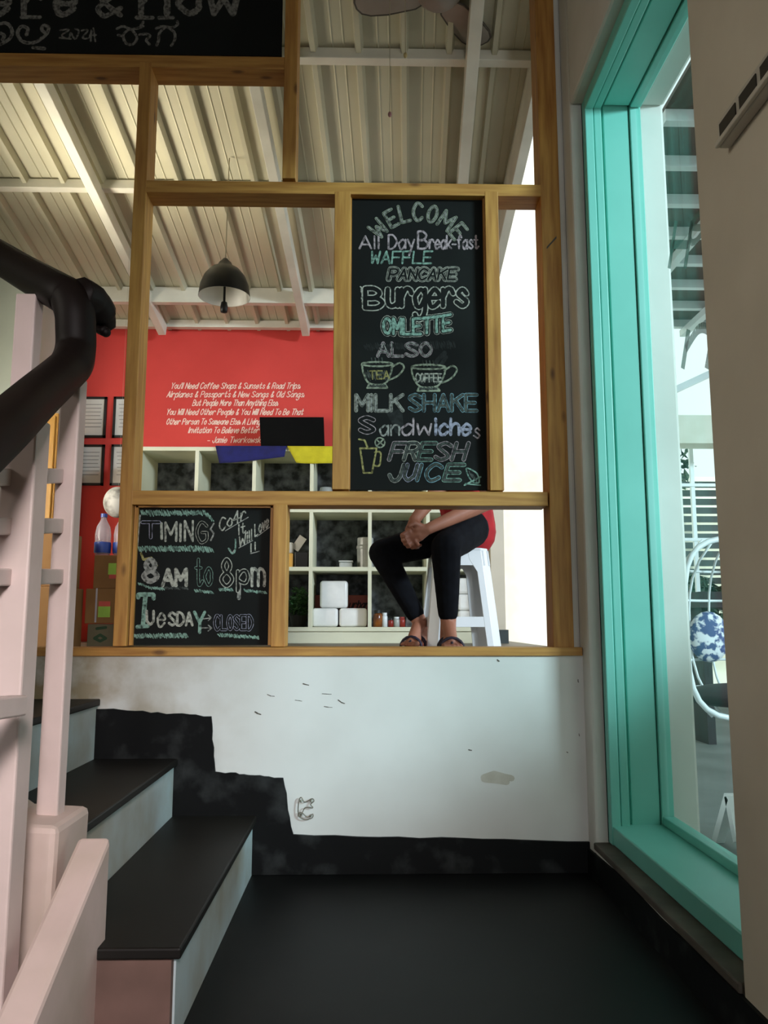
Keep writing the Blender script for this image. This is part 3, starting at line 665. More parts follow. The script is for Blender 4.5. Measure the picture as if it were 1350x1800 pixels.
# flags over the shelf front
def flag(name, label, mat_, pts, fl):
    P = [at(x, y, YS - .006) for x, y in pts]
    t = T0 + .004; P[0].z = P[1].z = t
    def f(u, v):
        top_ = P[0].lerp(P[1], u); bot = P[3].lerp(P[2], u); p = top_.lerp(bot, v); p.y -= .006 + .004 * math.sin(u * 9 + v * 2) * v; p.z -= .004 * math.sin(u * 3.1) * v
        return p
    mb = MB().quadgrid(f, 16, 6)
    mb.quadgrid(lambda u, v: P[0].lerp(P[1], u) + Vector((0, -.006 + v * .12, 0)), 16, 2)
    return tag(mb.build(name, mat_, solid=.002, smooth=True), label, 'flag')
flag('cloth_flag', 'dark blue cloth flag hanging over the shelf edge', M['blue'], [(379, 783), (504, 783), (500, 803), (386, 815)], 0)
flag('cloth_flag', 'yellow cloth flag hanging over the shelf edge beside blue one', M['yellow'], [(505, 783), (590, 783), (590, 814), (521, 814)], 0)
# pendant lamp
lc = at(395, 500, 3.8)
lp = thing('pendant_lamp', 'black dome pendant lamp hanging below the metal roof', 'lamp', lc)
pr = [(.022, .148), (.03, .145), (.04, .125), (.074, .105), (.103, .068), (.121, .02), (.128, -.035), (.119, -.035), (.112, .018), (.095, .057), (.066, .086), (.0, .1)]
c = lc + Vector((0, 0, -.03))
MB().lathe(pr[:7], c, 32).build('lamp_shade', M['blackmetal'], lp, smooth=True)
MB().lathe([(.127, -.035), (.123, -.03), (.114, .018), (.096, .062), (.066, .096), (0, .108)], c, 32).build('shade_lining', M['lampin'], lp, smooth=True)
MB().lathe([(0, .09), (.006, .09), (.006, -.06), (.015, -.065), (.019, -.09), (.017, -.115), (0, -.12)], c, 16).build('lamp_holder', M['black'], lp, smooth=True)
MB().tube([c + Vector((0, 0, .125)), Vector((c.x + .005, c.y, roofz(c.y) - .01))], .003, 6).build('cord', M['cord'], lp)
MB().lathe([(.0, .165), (.012, .165), (.024, .148), (0, .14)], c, 12).build('cap', M['blackmetal'], lp)
# ceiling fan with pull cords
fc = at(772, -16, 2.9)
fn = thing('ceiling_fan', 'ceiling fan under the metal roof with two hanging pull cords', 'fan', fc)
MB().lathe([(0, .06), (.05, .055), (.085, .03), (.09, -.02), (.06, -.05), (0, -.055)], fc, 24).build('motor', M['fan'], fn, smooth=True)
MB().tube([fc + Vector((0, 0, .05)), Vector((fc.x, fc.y, roofz(fc.y) - .005))], .012, 8).build('rod', M['fan'], fn)
def blade(ang):
    mb = MB(); L = .3; d = Vector((math.cos(ang), math.sin(ang), 0)); s = Vector((-math.sin(ang), math.cos(ang), .12))
    pts = []
    for u, w in ((.08, .03), (.14, .055), (.3, .07), (.4, .068), (.45, .055), (.475, .03)): pts.append(fc + d * u * .72 + s * w - ZZ * .02)
    for u, w in ((.482, 0), (.475, -.03), (.45, -.055), (.4, -.068), (.3, -.07), (.14, -.055), (.08, -.03)): pts.append(fc + d * u * .72 + s * w - ZZ * .02)
    mb.prism(pts, (0, 0, .006)); o = mb.build('blade', M['fan'], fn)
    mb = MB(); mb.tube([p + Vector((0, 0, .003)) for p in pts], .005, 6, closed=True); mb.build('blade_rim', M['fanedge'], o)
for a in (172, 292, 52): blade(R(a))
for (px, y1, m) in ((685, 198, M['pinkbead']), (712, 94, M['gold'])):
    a = at(px, -30, 2.9); e = at(px + 1, y1, 2.9); e.x = a.x; a.z = fc.z - .02
    co = MB().tube([a, e], .0014, 6).build('pull_cord', M['cord'], fn)
    MB().ball(e - ZZ * .008, (.008, .008, .012), 10, 8).build('cord_bead', m, co, smooth=True)

# framed certificates
def certificate(label, xl, xr, yt, yb):
    Y = 5.185; t = thing('framed_certificate', label, 'picture frame', at((xl + xr) / 2, yb, Y), 'framed certificates on the red wall')
    x0, x1, z0, z1 = X_(xl, yt, Y), X_(xr, yt, Y), Z_(xl, yb, Y), Z_(xl, yt, Y); w = .016
    MB().box(x0, x1, Y, 5.199, z0, z0 + w).box(x0, x1, Y, 5.199, z1 - w, z1).box(x0, x0 + w, Y, 5.199, z0, z1).box(x1 - w, x1, Y, 5.199, z0, z1).build('frame', M['black'], t)
    pp = MB().box(x0 + .005, x1 - .005, Y + .006, 5.198, z0 + .005, z1 - .005).build('paper', M['paper'], t)
    mb = MB()
    for i in range(7): ribbons(mb, [[(xl + 9 + (i % 3), yt + 14 + i * (yb - yt - 26) / 7), (xr - 9 - (i * 5 % 4), yt + 14 + i * (yb - yt - 26) / 7)]], Y + .006, .5, .0008)
    mb.build('print', M['ink'], pp, recalc=False)
certificate('black framed certificate on red wall, upper of left pair', 137, 188, 697, 769)
certificate('black framed certificate on red wall, upper right, half behind post', 200, 250, 697, 769)
certificate('black framed certificate on red wall, lower of left pair', 133, 184, 781, 853)
certificate('black framed certificate on red wall, lower right, half behind post', 196, 246, 781, 853)

# cartons on the left
def carton(label, m, xl, xr, yt, yb, Y, d, z0=None, deco=None):
    x0, x1, z1 = X_(xl, yb, Y), X_(xr, yb, Y), Z_(xl, yt, Y); z0 = Z_(xl, yb, Y) if z0 is None else z0
    t = thing('carton', label, 'box', ((x0 + x1) / 2, Y + d / 2, z0))
    MB().box(x0, x1, Y, Y + d, z0, z1 - .002).build('box', m, t, bevel=.004)
    for s in deco or []:
        nm, mm, a, b_, y0, y1 = s
        MB().box(X_(a, y0, Y), X_(b_, y0, Y), Y - .0015, Y + .001, Z_(a, y1, Y), Z_(a, y0, Y)).build(nm, mm, t)
    return z1
z = carton('grey green printed carton on floor under the brown cartons', M['cartong'], 152, 236, 1096, 1135, 4.0, .3, ZU)
mb = MB(); ribbons(mb, [[(166, 1122), (176, 1116), (186, 1122), (176, 1127), (166, 1122)], [(170, 1105), (186, 1103)]], 4.0, 2.4, .001); o = mb.build('green_logo', M['greenprint'], recalc=False); o2 = [k for k in COL.objects if k.name.startswith('carton')][-1]; hang(o, o2)
z = carton('brown carton with lime and coral stickers, middle of left stack', M['carton'], 148, 240, 1034, 1096, 3.98, .32, z, [('tape', M['tape'], 169, 172, 1034, 1094), ('coral_sticker', M['stickr'], 174, 194, 1057, 1066), ('lime_sticker', M['stickg'], 173, 194, 1066, 1085)])
z = carton('brown carton with lime sticker, topmost of left stack', M['carton'], 163, 240, 975, 1034, 4.02, .28, z, [('lime_sticker', M['stickg'], 191, 206, 990, 1010), ('coral_sticker', M['stickr'], 192, 206, 1010, 1017)])
zt = z
# bottles on the stack
bx = at(180, 970, 4.1)
def bottle(cx, cy, label):
    t = thing('water_bottle', label, 'bottle', (cx, cy, zt), 'bottles on the carton stack')
    MB().lathe([(0, 0), (.036, .002), (.04, .02), (.038, .06), (.04, .11), (.034, .15), (.016, .185), (.014, .2), (0, .2)], (cx, cy, zt), 14).build('bottle_body', M['bottle'], t, smooth=True)
    MB().lathe([(.041, .015), (.042, .02), (.042, .065), (.041, .07)], (cx, cy, zt), 14).build('bottle_label', M['bluelabel'], t, smooth=True)
    MB().lathe([(0, .2), (.017, .2), (.017, .218), (0, .218)], (cx, cy, zt), 12).build('bottle_cap', M['bluelabel'], t)
bottle(bx.x + .0, 4.1, 'clear bottle with blue label on carton stack, left of two'); bottle(bx.x + .088, 4.12, 'clear bottle with blue label on carton stack, right of two')
gc = at(207, 883, 4.3)
t = thing('paper_globe', 'round white patterned globe above the bottles beside partition post', 'ornament', gc)
MB().ball(gc, (.075, .075, .085), 20, 14).build('globe', M['globe'], t, smooth=True)
MB().tube([gc + ZZ * .08, Vector((gc.x, gc.y, roofz(gc.y) - .01))], .0005, 6).build('string', M['cord'], t)
z = carton('large brown carton on floor behind the railing posts', M['carton'], 30, 102, 1030, 1118, 3.7, .3, ZU + .001)
carton('brown carton on top of large carton behind the railing', M['carton'], 42, 106, 932, 1030, 3.75, .25, z)
# tall yellow cabinet
YC = 4.7
t = thing('tall_cabinet', 'tall yellow wood cabinet in the left corner of upper room', 'cabinet', at(50, 1135, YC))
cx0, cx1 = XL + .002, X_(93, 900, YC); czt = Z_(50, 726, YC)
MB().box(cx0, cx1, YC, YC + .45, ZU, czt).build('body', M['yellowwood'], t, bevel=.004)
MB().box(cx0 + .01, cx1 - .012, YC - .016, YC - .001, ZU + .05, czt - .02).build('door', M['yellowwood'], t, bevel=.003)
lb = at(104, 738, 5.0)
t = thing('small_bulb_lamp', 'small glowing bulb lamp on red wall beside yellow cabinet', 'lamp', lb)
MB().ball(lb, .03, 14, 10).build('bulb', M['bulb'], t, smooth=True)
MB().tube([lb, Vector((lb.x, 5.199, lb.z + .03))], .008, 8).build('lamp_arm', M['black'], t)
# high wall shelf with blue tins
wz = Z_(80, 640, 4.9)
t = tag(MB().box(XL, X_(100, 640, 4.9), 4.85, 5.199, wz - .02, wz).build('wall_shelf', M['outplank'], bevel=.002), 'small dark wall shelf high in the left corner', 'shelf')
for i, (px, h_, lab) in enumerate(((70, .1, 'small blue tin on high wall shelf, left of two'), (83, .14, 'taller blue tin on high wall shelf, right of two'))):
    p = at(px, 640, 5.0); q2 = thing('blue_tin', lab, 'tin', (p.x, 5.0, wz), 'tins on the high wall shelf')
    MB().lathe([(0, 0), (.022, 0), (.022, h_), (0, h_)], (p.x, 5.0, wz + .0005), 14).build('tin_body', M['bluelabel'], q2)
    MB().lathe([(0, h_), (.023, h_), (.023, h_ + .012), (0, h_ + .012)], (p.x, 5.0, wz + .0005), 14).build('tin_lid', M['metal'], q2)

# ---- things on the cube shelf
def packet(label, xl, xr, yt, yb, z0, Y=4.82, d=.2):
    x0, x1 = X_(xl, yb, Y), X_(xr, yb, Y); z1 = z0 + (Z_(xl, yt, Y) - Z_(xl, yb, Y))
    o = MB().box(x0, x1, Y, Y + d, z0, z1).build('tissue_packet', M['tissue'], bevel=.018)
    o.modifiers['bevel'].segments = 4
    for p in o.data.polygons: p.use_smooth = True
    tag(o, label, 'packet', 'white tissue packets on the shelf'); return z1
z = packet('white wrapped tissue packet on bottom shelf, lower left of three', 548, 594, 1072, 1105, T3 + .001)
packet('white wrapped tissue packet on bottom shelf, lower right of three', 596, 645, 1072, 1105, T3 + .001)
packet('white wrapped tissue packet balanced on top of two others', 562, 611, 1023, 1071, z + .001, 4.83, .18)
x0, x1 = X_(560, 1100, 5.0), X_(648, 1100, 5.0)
t = thing('printed_box', 'red box with dark script print behind the tissue packets', 'box', ((x0 + x1) / 2, 5.08, T3))
MB().box(x0 - .06, x1 + .0, 5.03, 5.12, T3 + .001, Z_(620, 1046, 5.03)).build('box', M['pinkcarton'], t, bevel=.004)
mb = MB(); ribbons(mb, text_px('urban', 613, 646, 1069, 1056, slant=.3), 5.03, 1.0, .001); mb.build('script_print', M['darktext'], t, recalc=False)
zz = T3 + .001
for k in range(3):
    for (xl, xr, nm) in ((800, 817, 'left'), (818, 832, 'right')):
        pass
k0 = T3 + .001
for k, nm in enumerate(('bottom', 'second', 'third')):
    h_ = .098
    o = MB().box(X_(804, 1000, 4.85), X_(832, 1000, 4.85), 4.85, 5.0, k0, k0 + h_).build('tissue_packet', M['tissue'], bevel=.016)
    tag(o, 'pale wrapped packet in stack seen through stool legs, %s from floor' % nm, 'packet', 'stack of packets behind the stool'); k0 += h_ + .001
# canisters
p = at(642, 1000, 4.95)
t = thing('canister', 'tall grey white lidded canister on middle shelf', 'canister', (p.x, 4.95, T2))
MB().lathe([(0, 0), (.05, 0), (.052, .12), (.05, .125), (0, .125)], (p.x, 4.95, T2), 20).build('canister_body', M['ceramic'], t)
MB().lathe([(0, .125), (.055, .125), (.055, .14), (.05, .15), (.05, .19), (.046, .195), (0, .195)], (p.x, 4.95, T2), 20).build('lid', M['ceramic'], t)
p = at(608, 1000, 4.9)
t = thing('small_tub', 'small grey white tub on middle shelf beside tall canister', 'tub', (p.x, 4.9, T2))
MB().box(p.x - .04, p.x + .04, 4.87, 4.95, T2 + .0005, T2 + .036).build('tub_body', M['ceramic'], t, bevel=.006)
MB().box(p.x - .044, p.x + .044, 4.866, 4.954, T2 + .0365, T2 + .048).build('lid', M['ceramic'], t, bevel=.004)
# holder with stationery in the middle shelf's left cell
p = at(529, 1000, 4.9)
t = thing('black_holder', 'black upright holder with white card on middle shelf', 'holder', (p.x, 4.9, T2))
MB().box(p.x - .035, p.x + .045, 4.86, 4.95, T2 + .0005, T2 + .1).build('holder_body', M['black'], t, bevel=.004)
MB().bar(at(518, 966, 4.9), at(533, 944, 4.9), .05, .003, (0, 1, 0)).build('card', M['paper'], t)
p = at(514, 1000, 4.9)
t = thing('yellow_box', 'narrow yellow box beside the black holder on shelf', 'box', (p.x - .015, 4.9, T2)); MB().box(p.x - .05, p.x + .006, 4.86, 4.95, T2 + .0005, T2 + .09).build('box_body', M['yellowwood'], t, bevel=.004)
MB().box(p.x - .04, p.x + .004, 4.88, 4.93, T2 + .091, T2 + .16).build('paper_bag', M['paper'], t, bevel=.01)
# potted plant
p = at(524, 1104, 4.92)
t = thing('potted_plant', 'small bushy green plant in dark pot on bottom shelf', 'plant', (p.x, 4.92, T3))
MB().lathe([(0, 0), (.04, 0), (.055, .07), (.05, .07), (.045, .06), (0, .06)], (p.x, 4.92, T3 + .0005), 18).build('pot', M['black'], t)
def foliage(name, m, cen, rad, n, size, parent=None, seed=1, kind=None):
    rnd = random.Random(seed); mb = MB()
    for i in range(n):
        d = Vector((rnd.gauss(0, 1), rnd.gauss(0, 1), rnd.gauss(0, 1))).normalized() * (rnd.random() ** .45)
        c_ = Vector(cen) + Vector((d.x * rad[0], d.y * rad[1], d.z * rad[2]))
        a = Vector((rnd.gauss(0, 1), rnd.gauss(0, 1), rnd.gauss(0, .7))).normalized(); b2 = a.cross(Vector((rnd.gauss(0, 1), rnd.gauss(0, 1), rnd.gauss(0, 1)))).normalized()
        s = size * rnd.uniform(.6, 1.2); nn = a.cross(b2) * s * .2
        mb.face([mb.bm.verts.new(v) for v in (c_ - a * s, c_ - a * s * .2 + b2 * s * .45 + nn, c_ + a * s, c_ - a * s * .2 - b2 * s * .45 + nn)])
    return mb.build(name, m, parent, recalc=False)
foliage('foliage', M['leaf'], (p.x + .005, 4.92, T3 + .15), (.065, .08, .1), 420, .018, t, 3)
MB().tube([(p.x, 4.92, T3 + .06), (p.x + .004, 4.92, T3 + .15)], .004, 6).build('stem', M['leaf'], t)
# jars on the bottom shelf
for (px, r, h_, m1, m2, lab) in ((664, .028, .1, 'amber', 'black', 'amber jar with dark lid on bottom shelf'), (676, .018, .085, 'white', 'white', 'small white bottle beside amber jar'), (687, .017, .05, 'jarred', 'black', 'short red jar between white bottle and clear jar'),
                                 (697, .02, .06, 'ceramic', 'white', 'pale clear jar with white lid on bottom shelf'), (707, .018, .06, 'jarred', 'jarred', 'red lidded jar beside foil packet')):
    p = at(px, 1104, 4.88); t = thing('jar', lab, 'jar', (p.x, 4.88, T3), 'jars on the bottom shelf')
    MB().lathe([(0, 0), (r, 0), (r, h_ * .72), (r * .75, h_ * .82), (0, h_ * .82)], (p.x, 4.88, T3 + .0005), 16).build('jar_body', M[m1], t, smooth=True)
    MB().lathe([(0, h_ * .82), (r * .82, h_ * .82), (r * .82, h_), (0, h_)], (p.x, 4.88, T3 + .001), 16).build('jar_lid', M[m2], t)
p = at(722, 1104, 4.9); o = MB().hexa([(p.x - .035, 4.88, T3 + .0005), (p.x + .035, 4.88, T3 + .0005), (p.x + .035, 4.93, T3 + .0005), (p.x - .035, 4.93, T3 + .0005), (p.x - .02, 4.9, T3 + .1), (p.x + .03, 4.9, T3 + .105), (p.x + .03, 4.91, T3 + .105), (p.x - .02, 4.91, T3 + .1)]).build('foil_packet', M['foil'], bevel=.004)
tag(o, 'crumpled foil packet standing beside the red lidded jar', 'packet')
# things on the top row, just above the rail and beside the board
p = at(573, 857, 4.9)
t = thing('glass_jar', 'clear jar with yellow label in upper shelf cell', 'jar', (p.x, 4.9, T1))
MB().lathe([(0, 0), (.045, 0), (.048, .1), (.04, .13), (.036, .15), (0, .15)], (p.x, 4.9, T1 + .0005), 20).build('jar_body', M['ceramic'], t, smooth=True)
MB().lathe([(.0475, .02), (.049, .025), (.0495, .06), (.0485, .065)], (p.x, 4.9, T1), 20).build('label_band', M['yellowwood'], t, smooth=True)
for (px, lab) in ((570, 'first'), (585, 'second'), (606, 'third'), (628, 'fourth')):
    p = at(px, 893, 4.85); t = thing('spice_jar', 'small spice jar on shelf above tissues, %s from left' % lab, 'jar', (p.x, 4.86, T1), 'spice jars glimpsed above the rail')
    if px == 570: p.x -= .025
    MB().lathe([(0, 0), (.03, 0), (.03, .07), (0, .07)], (p.x, 4.8, T1 + .0005), 14).build('jar_body', M['amber'] if px != 606 else M['yellowwood'], t)
    MB().lathe([(0, .07), (.031, .07), (.031, .09), (0, .09)], (p.x, 4.8, T1 + .001), 14).build('jar_lid', M['black'], t)

# ================================================================== PLASTIC STOOL
sc_ = Vector((X_(807, 1130, 3.62), 3.62, ZU)); HS = .448
sto = thing('plastic_stool', 'white plastic stool with open legs, person sitting on it', 'stool', sc_)
ang = R(4); RT_ = Matrix.Rotation(ang, 3, 'Z'); tw, bw = .12, .165
def sp(x, y, z): return sc_ + RT_ @ Vector((x, y, z))
def hw_at(z): return bw + (tw - bw) * z / HS
for sx in (-1, 1):
    for sy in (-1, 1):
        mb = MB(); rows = []
        for z in (0, .1, .25, .34, .4, HS - .012):
            w = hw_at(z); lw = .07 if z < .35 else (.08 if z < .39 else .1); th = .006
            ch = .04; rows.append([sp(sx * (w - lw), sy * w, z), sp(sx * (w - ch), sy * w, z), sp(sx * w, sy * (w - ch), z), sp(sx * w, sy * (w - lw), z), sp(sx * (w - th), sy * (w - lw), z), sp(sx * (w - th), sy * (w - ch - th * .4), z), sp(sx * (w - ch - th * .4), sy * (w - th), z), sp(sx * (w - lw), sy * (w - th), z)])
        V = [[mb.bm.verts.new(p) for p in r_] for r_ in rows]
        for A, B in zip(V, V[1:]):
            for k in range(8): mb.face([A[k], A[(k + 1) % 8], B[(k + 1) % 8], B[k]])
        mb.face(V[0]); mb.face(V[-1]); mb.build('leg', M['white'], sto, bevel=.002)
for k in range(4):
    rm = Matrix.Rotation(k * math.pi / 2, 3, 'Z'); mb = MB(); q = []
    for z in (.1, .145):
        w = hw_at(z)
        for x, y in ((-w + .04, -w + .001), (w - .04, -w + .001), (w - .04, -w + .008), (-w + .04, -w + .008)): q.append(sc_ + RT_ @ (rm @ Vector((x, y, z))))
    mb.hexa(q); mb.build('crossbar', M['white'], sto, bevel=.002)
    mb = MB(); q = []
    for z in (.37, HS - .012):
        w = hw_at(z)
        for x, y in ((-w + .03, -w + .001), (w - .03, -w + .001), (w - .03, -w + .007), (-w + .03, -w + .007)): q.append(sc_ + RT_ @ (rm @ Vector((x, y, z))))
    mb.hexa(q); mb.build('apron', M['white'], sto)
oc = [(-tw + .04, -tw), (tw - .04, -tw), (tw, -tw + .04), (tw, tw - .04), (tw - .04, tw), (-tw + .04, tw), (-tw, tw - .04), (-tw, -tw + .04)]
mb = MB(); mb.prism([sp(x, y, HS - .014) for x, y in oc], (0, 0, .014))
mb.build('seat', M['white'], sto, bevel=.006)

# ================================================================== PERSON
ps = thing('person', 'person in red shirt and black jeans sitting on stool with clasped hands', 'person', sc_)
def remesh(o, vox, it=4):
    k = o.modifiers.new('remesh', 'REMESH'); k.mode = 'VOXEL'; k.voxel_size = vox; k.use_smooth_shade = True
    k = o.modifiers.new('smooth', 'SMOOTH'); k.factor = .5; k.iterations = it
    return o
zs = ZU + HS
hipL = at(826, 938, 3.52); hipR = at(806, 938, 3.70); hipL.z = hipR.z = zs + .085
kneeL = at(784, 962, 3.26); ankL = at(788, 1094, 3.30); kneeR = at(672, 972, 3.60); ankR = at(738, 1094, 3.58)
pel = (hipL + hipR) / 2 + ZZ * .03; pel.x += .012
chest = at(806, 800, 3.52); neck = at(797, 742, 3.46); head = at(782, 692, 3.42)
shL = at(838, 768, 3.37); shR = at(766, 770, 3.64)
elL = at(862, 880, 3.36); wrL = at(752, 930, 3.28); elR = at(778, 852, 3.5); wrR = at(728, 915, 3.34)
footdir = {'L': Vector((.03, -1, 0)).normalized(), 'R': Vector((-.45, -.9, 0)).normalized()}
body = MB()
def chain(mb, pts, rs):
    for (a, ra), (b_, rb) in zip(zip(pts, rs), zip(pts[1:], rs[1:])): mb.cone(a, ra, b_, rb)
chain(body, [hipL, kneeL, kneeL.lerp(ankL, .3), ankL], [.07, .05, .048, .033])
chain(body, [hipR, kneeR, kneeR.lerp(ankR, .3), ankR], [.07, .05, .046, .033])
chain(body, [hipL, hipR], [.078, .078])
chain(body, [pel, pel.lerp(chest, .5), chest], [.095, .1, .112])
chain(body, [shL, chest.lerp(neck, .4), shR], [.05, .085, .05])
chain(body, [chest, neck, head], [.09, .05, .055])
chain(body, [shL, elL, elL.lerp(wrL, .3), wrL], [.045, .036, .035, .024])
chain(body, [shR, elR, elR.lerp(wrR, .3), wrR], [.045, .036, .035, .024])
fd = Vector((-.75, -.62, -.12)).normalized(); sd = fd.cross(ZZ).normalized(); ud = sd.cross(fd)   # face direction
hrot = Matrix((sd, fd, ud)).transposed()
body.ball(head + ud * .03, (.076, .096, .112), 20, 16, hrot)
body.ball(head + fd * .03 - ud * .04, (.05, .055, .05), 14, 10, hrot)
body.cone(head + fd * .088 + ud * .02, .009, head + fd * .106 - ud * .012, .014)            # nose
for s in (-1, 1):
    body.ball(head + sd * s * .075 + ud * .005 - fd * .005, (.012, .02, .032), 10, 8, hrot)    # ears
    body.ball(head + sd * s * .035 + fd * .072 - ud * .024, (.024, .018, .024), 10, 8, hrot)    # cheeks
body.cone(head + fd * .083 - ud * .045 - sd * .018, .009, head + fd * .083 - ud * .045 + sd * .018, .009)   # lips
# feet
for sgn, (ank, key) in enumerate(((ankL, 'L'), (ankR, 'R'))):
    d = footdir[key]; s = d.cross(ZZ); g = Vector((ank.x, ank.y, ZU + .02))
    body.cone(ank, .033, g + Vector((0, 0, .03)) - d * .02, .034)
    body.cone(g + ZZ * .025 - d * .03, .03, g + ZZ * .03 + d * .06, .03); body.cone(ank, .03, g + ZZ * .028 + d * .08, .026)
    body.cone(g + d * .085 + s * .02 + ZZ * .012, .017, g + d * .085 - s * .022 + ZZ * .012, .016)
    inner = 1 if key == 'L' else -1
    for k in range(5):
        off = (k - 2) * .0165 * -inner; L = (.16, .158, .150, .140, .126)[k] if True else 0
        body.cone(g + d * .09 + s * off * .95 + ZZ * .012, .010, g + d * (L - .012) + s * off * 1.12 + ZZ * .006, (.0115, .0085, .0082, .0078, .0075)[k])
# hands: palm, four curled fingers, thumb
def hand(mb, wr, d, side, up):
    """d: along the hand, side: towards the thumb, up: back of the hand"""
    d = d.normalized(); side = (side - d * side.dot(d)).normalized(); up = d.cross(side); up = up if up.z > 0 else -up
    p = wr + d * .045
    mb.cone(wr, .023, p + side * .018, .018); mb.cone(wr, .022, p - side * .018, .017); mb.cone(p + side * .024 + d * .03, .0125, p - side * .024 + d * .026, .011)
    mb.cone(p, .02, p + d * .028, .016)
    for k, (o, L) in enumerate(((.026, .9), (.009, 1.0), (-.008, .95), (-.025, .78))):
        a = p + d * .034 + side * o; b_ = a + (d * .9 - up * .35).normalized() * .036 * L; c_ = b_ + (d * .2 - up).normalized() * .026 * L; e = c_ + (-d * .5 - up * .7).normalized() * .018 * L
        mb.cone(a, .0098, b_, .009); mb.cone(b_, .009, c_, .0082); mb.cone(c_, .0082, e, .0072)
    a = wr + d * .02 + side * .022; b_ = a + (side * .8 + d * .7 - up * .2).normalized() * .036; c_ = b_ + (d * .95 - up * .3).normalized() * .028
    mb.cone(a, .0135, b_, .0105); mb.cone(b_, .0105, c_, .0085)
hc = at(724, 948, 3.28)
hand(body, wrL, hc + Vector((.0, 0, .012)) - wrL, Vector((-.2, -.3, .9)), ZZ)
hand(body, wrR, hc + Vector((-.012, .01, -.005)) - wrR, Vector((.7, -.5, .3)), ZZ)
bo = remesh(body.build('body', M['skin'], ps), .0045, 3)
# face details
for s in (-1, 1):
    e = head + sd * s * .031 + fd * .086 + ud * .022
    MB().ball(e, (.014, .006, .007), 10, 8, hrot).build('eye', M['paper'], bo, smooth=True); MB().ball(e + fd * .004, (.006, .004, .006), 8, 6, hrot).build('pupil', M['black'], bo, smooth=True)
    MB().cone(e + ud * .018 - sd * .015, .004, e + ud * .02 + sd * .015, .0035).build('eyebrow', M['hair'], bo, smooth=True)
mb = MB(); mb.ball(head + ud * .062 - fd * .012, (.084, .1, .094), 20, 14, hrot); mb.ball(head - fd * .055 - ud * .005, (.08, .055, .1), 16, 12, hrot)
for q_ in (-1, 1): mb.ball(head + sd * q_ * .066 - fd * .028 + ud * .02, (.022, .045, .07), 12, 10, hrot)
mb.cone(head - fd * .07 - ud * .05, .055, neck - fd * .045 + ZZ * .01, .04)
remesh(mb.build('hair', M['hair'], ps), .007, 3)
# shirt
mb = MB(); hem = pel + Vector((.022, .02, -.03))
chain(mb, [hem, pel.lerp(chest, .45), chest], [.118, .122, .126]); chain(mb, [shL, chest.lerp(neck, .35), shR], [.062, .092, .062])
mb.cone(shL, .062, shL.lerp(elL, .55), .054); mb.cone(shR, .062, shR.lerp(elR, .55), .054)
b1 = at(838, 925, 3.62); mb.cone(pel.lerp(chest, .3) + Vector((.02, .02, 0)), .11, b1, .055)
remesh(mb.build('shirt', M['shirt'], ps), .008, 4)
# jeans
mb = MB()
kL2 = kneeL.lerp(ankL, .28); kR2 = kneeR.lerp(ankR, .28)
chain(mb, [hipL, hipL.lerp(kneeL, .5), kneeL, kL2, kneeL.lerp(ankL, .87)], [.086, .078, .064, .058, .043])
chain(mb, [hipR, hipR.lerp(kneeR, .5), kneeR, kR2, kneeR.lerp(ankR, .87)], [.086, .077, .063, .056, .042])
chain(mb, [hipL, hipR], [.088, .088])
jo = remesh(mb.build('jeans', M['jeans'], ps), .007, 3)
MB().ball(at(824, 926, hipL.y - .083), .004, 8, 6).build('rivet', M['gold'], jo)
# sandals
for key, ank in (('L', ankL), ('R', ankR)):
    d = footdir[key]; s = d.cross(ZZ); g = Vector((ank.x, ank.y, ZU))
    pts = []
    for u, w in ((-.065, .02), (-.05, .032), (.02, .034), (.08, .044), (.13, .046), (.16, .036), (.172, .015)): pts.append(g + d * u + s * w)
    for u, w in ((.172, -.015), (.16, -.036), (.13, -.046), (.08, -.044), (.02, -.034), (-.05, -.032), (-.065, -.02)): pts.append(g + d * u + s * w)
    so = MB().prism([p + ZZ * .001 for p in pts], (0, 0, .013)).build('sandal', M['sole'], ps, bevel=.003)
    def arc(c_, r, n=9, a0=-5, a1=185): return [c_ + s * r * math.cos(R(a0 + (a1 - a0) * i / (n - 1))) + ZZ * (r * .95) * math.sin(R(a0 + (a1 - a0) * i / (n - 1))) for i in range(n)]
    mb = MB(); mb.tube(arc(g + d * .045 + ZZ * .018, .047), .008, 8); mb.tube(arc(g + d * .10 + ZZ * .012, .05, 9, 0, 180)[:], .006, 8)
    mb.tube([g + d * .115 + ZZ * .034, g + d * .075 + ZZ * .055, g + d * .045 + ZZ * .066], .006, 8)
    mb.build('strap', M['strap'], so, smooth=True)

# ================================================================== SMALL WALL THINGS
t = thing('wall_bracket', 'small bent wire bracket on the white half wall by step', 'bracket', at(535, 1420, YF))
w1 = [at(x, y, YF - .008) for x, y in spline([(526, 1406), (530, 1402), (536, 1410), (548, 1404), (552, 1408), (546, 1414), (550, 1420), (536, 1420), (528, 1436), (524, 1426), (526, 1406)], 4)]
MB().tube(w1, .0016, 6).build('wire', M['metal'], t, smooth=True)
w1 = [at(x, y, YF - .008) for x, y in spline([(524, 1432), (530, 1428), (540, 1436), (550, 1431), (548, 1438), (534, 1440), (524, 1432)], 4)]
MB().tube(w1, .0016, 6).build('wire', M['metal'], t, smooth=True)
for x, y in ((529, 1408), (547, 1408), (529, 1432), (546, 1434)):
    MB().ball(at(x, y, YF - .004), (.004, .005, .004), 8, 6).build('screw', M['metal'], t)
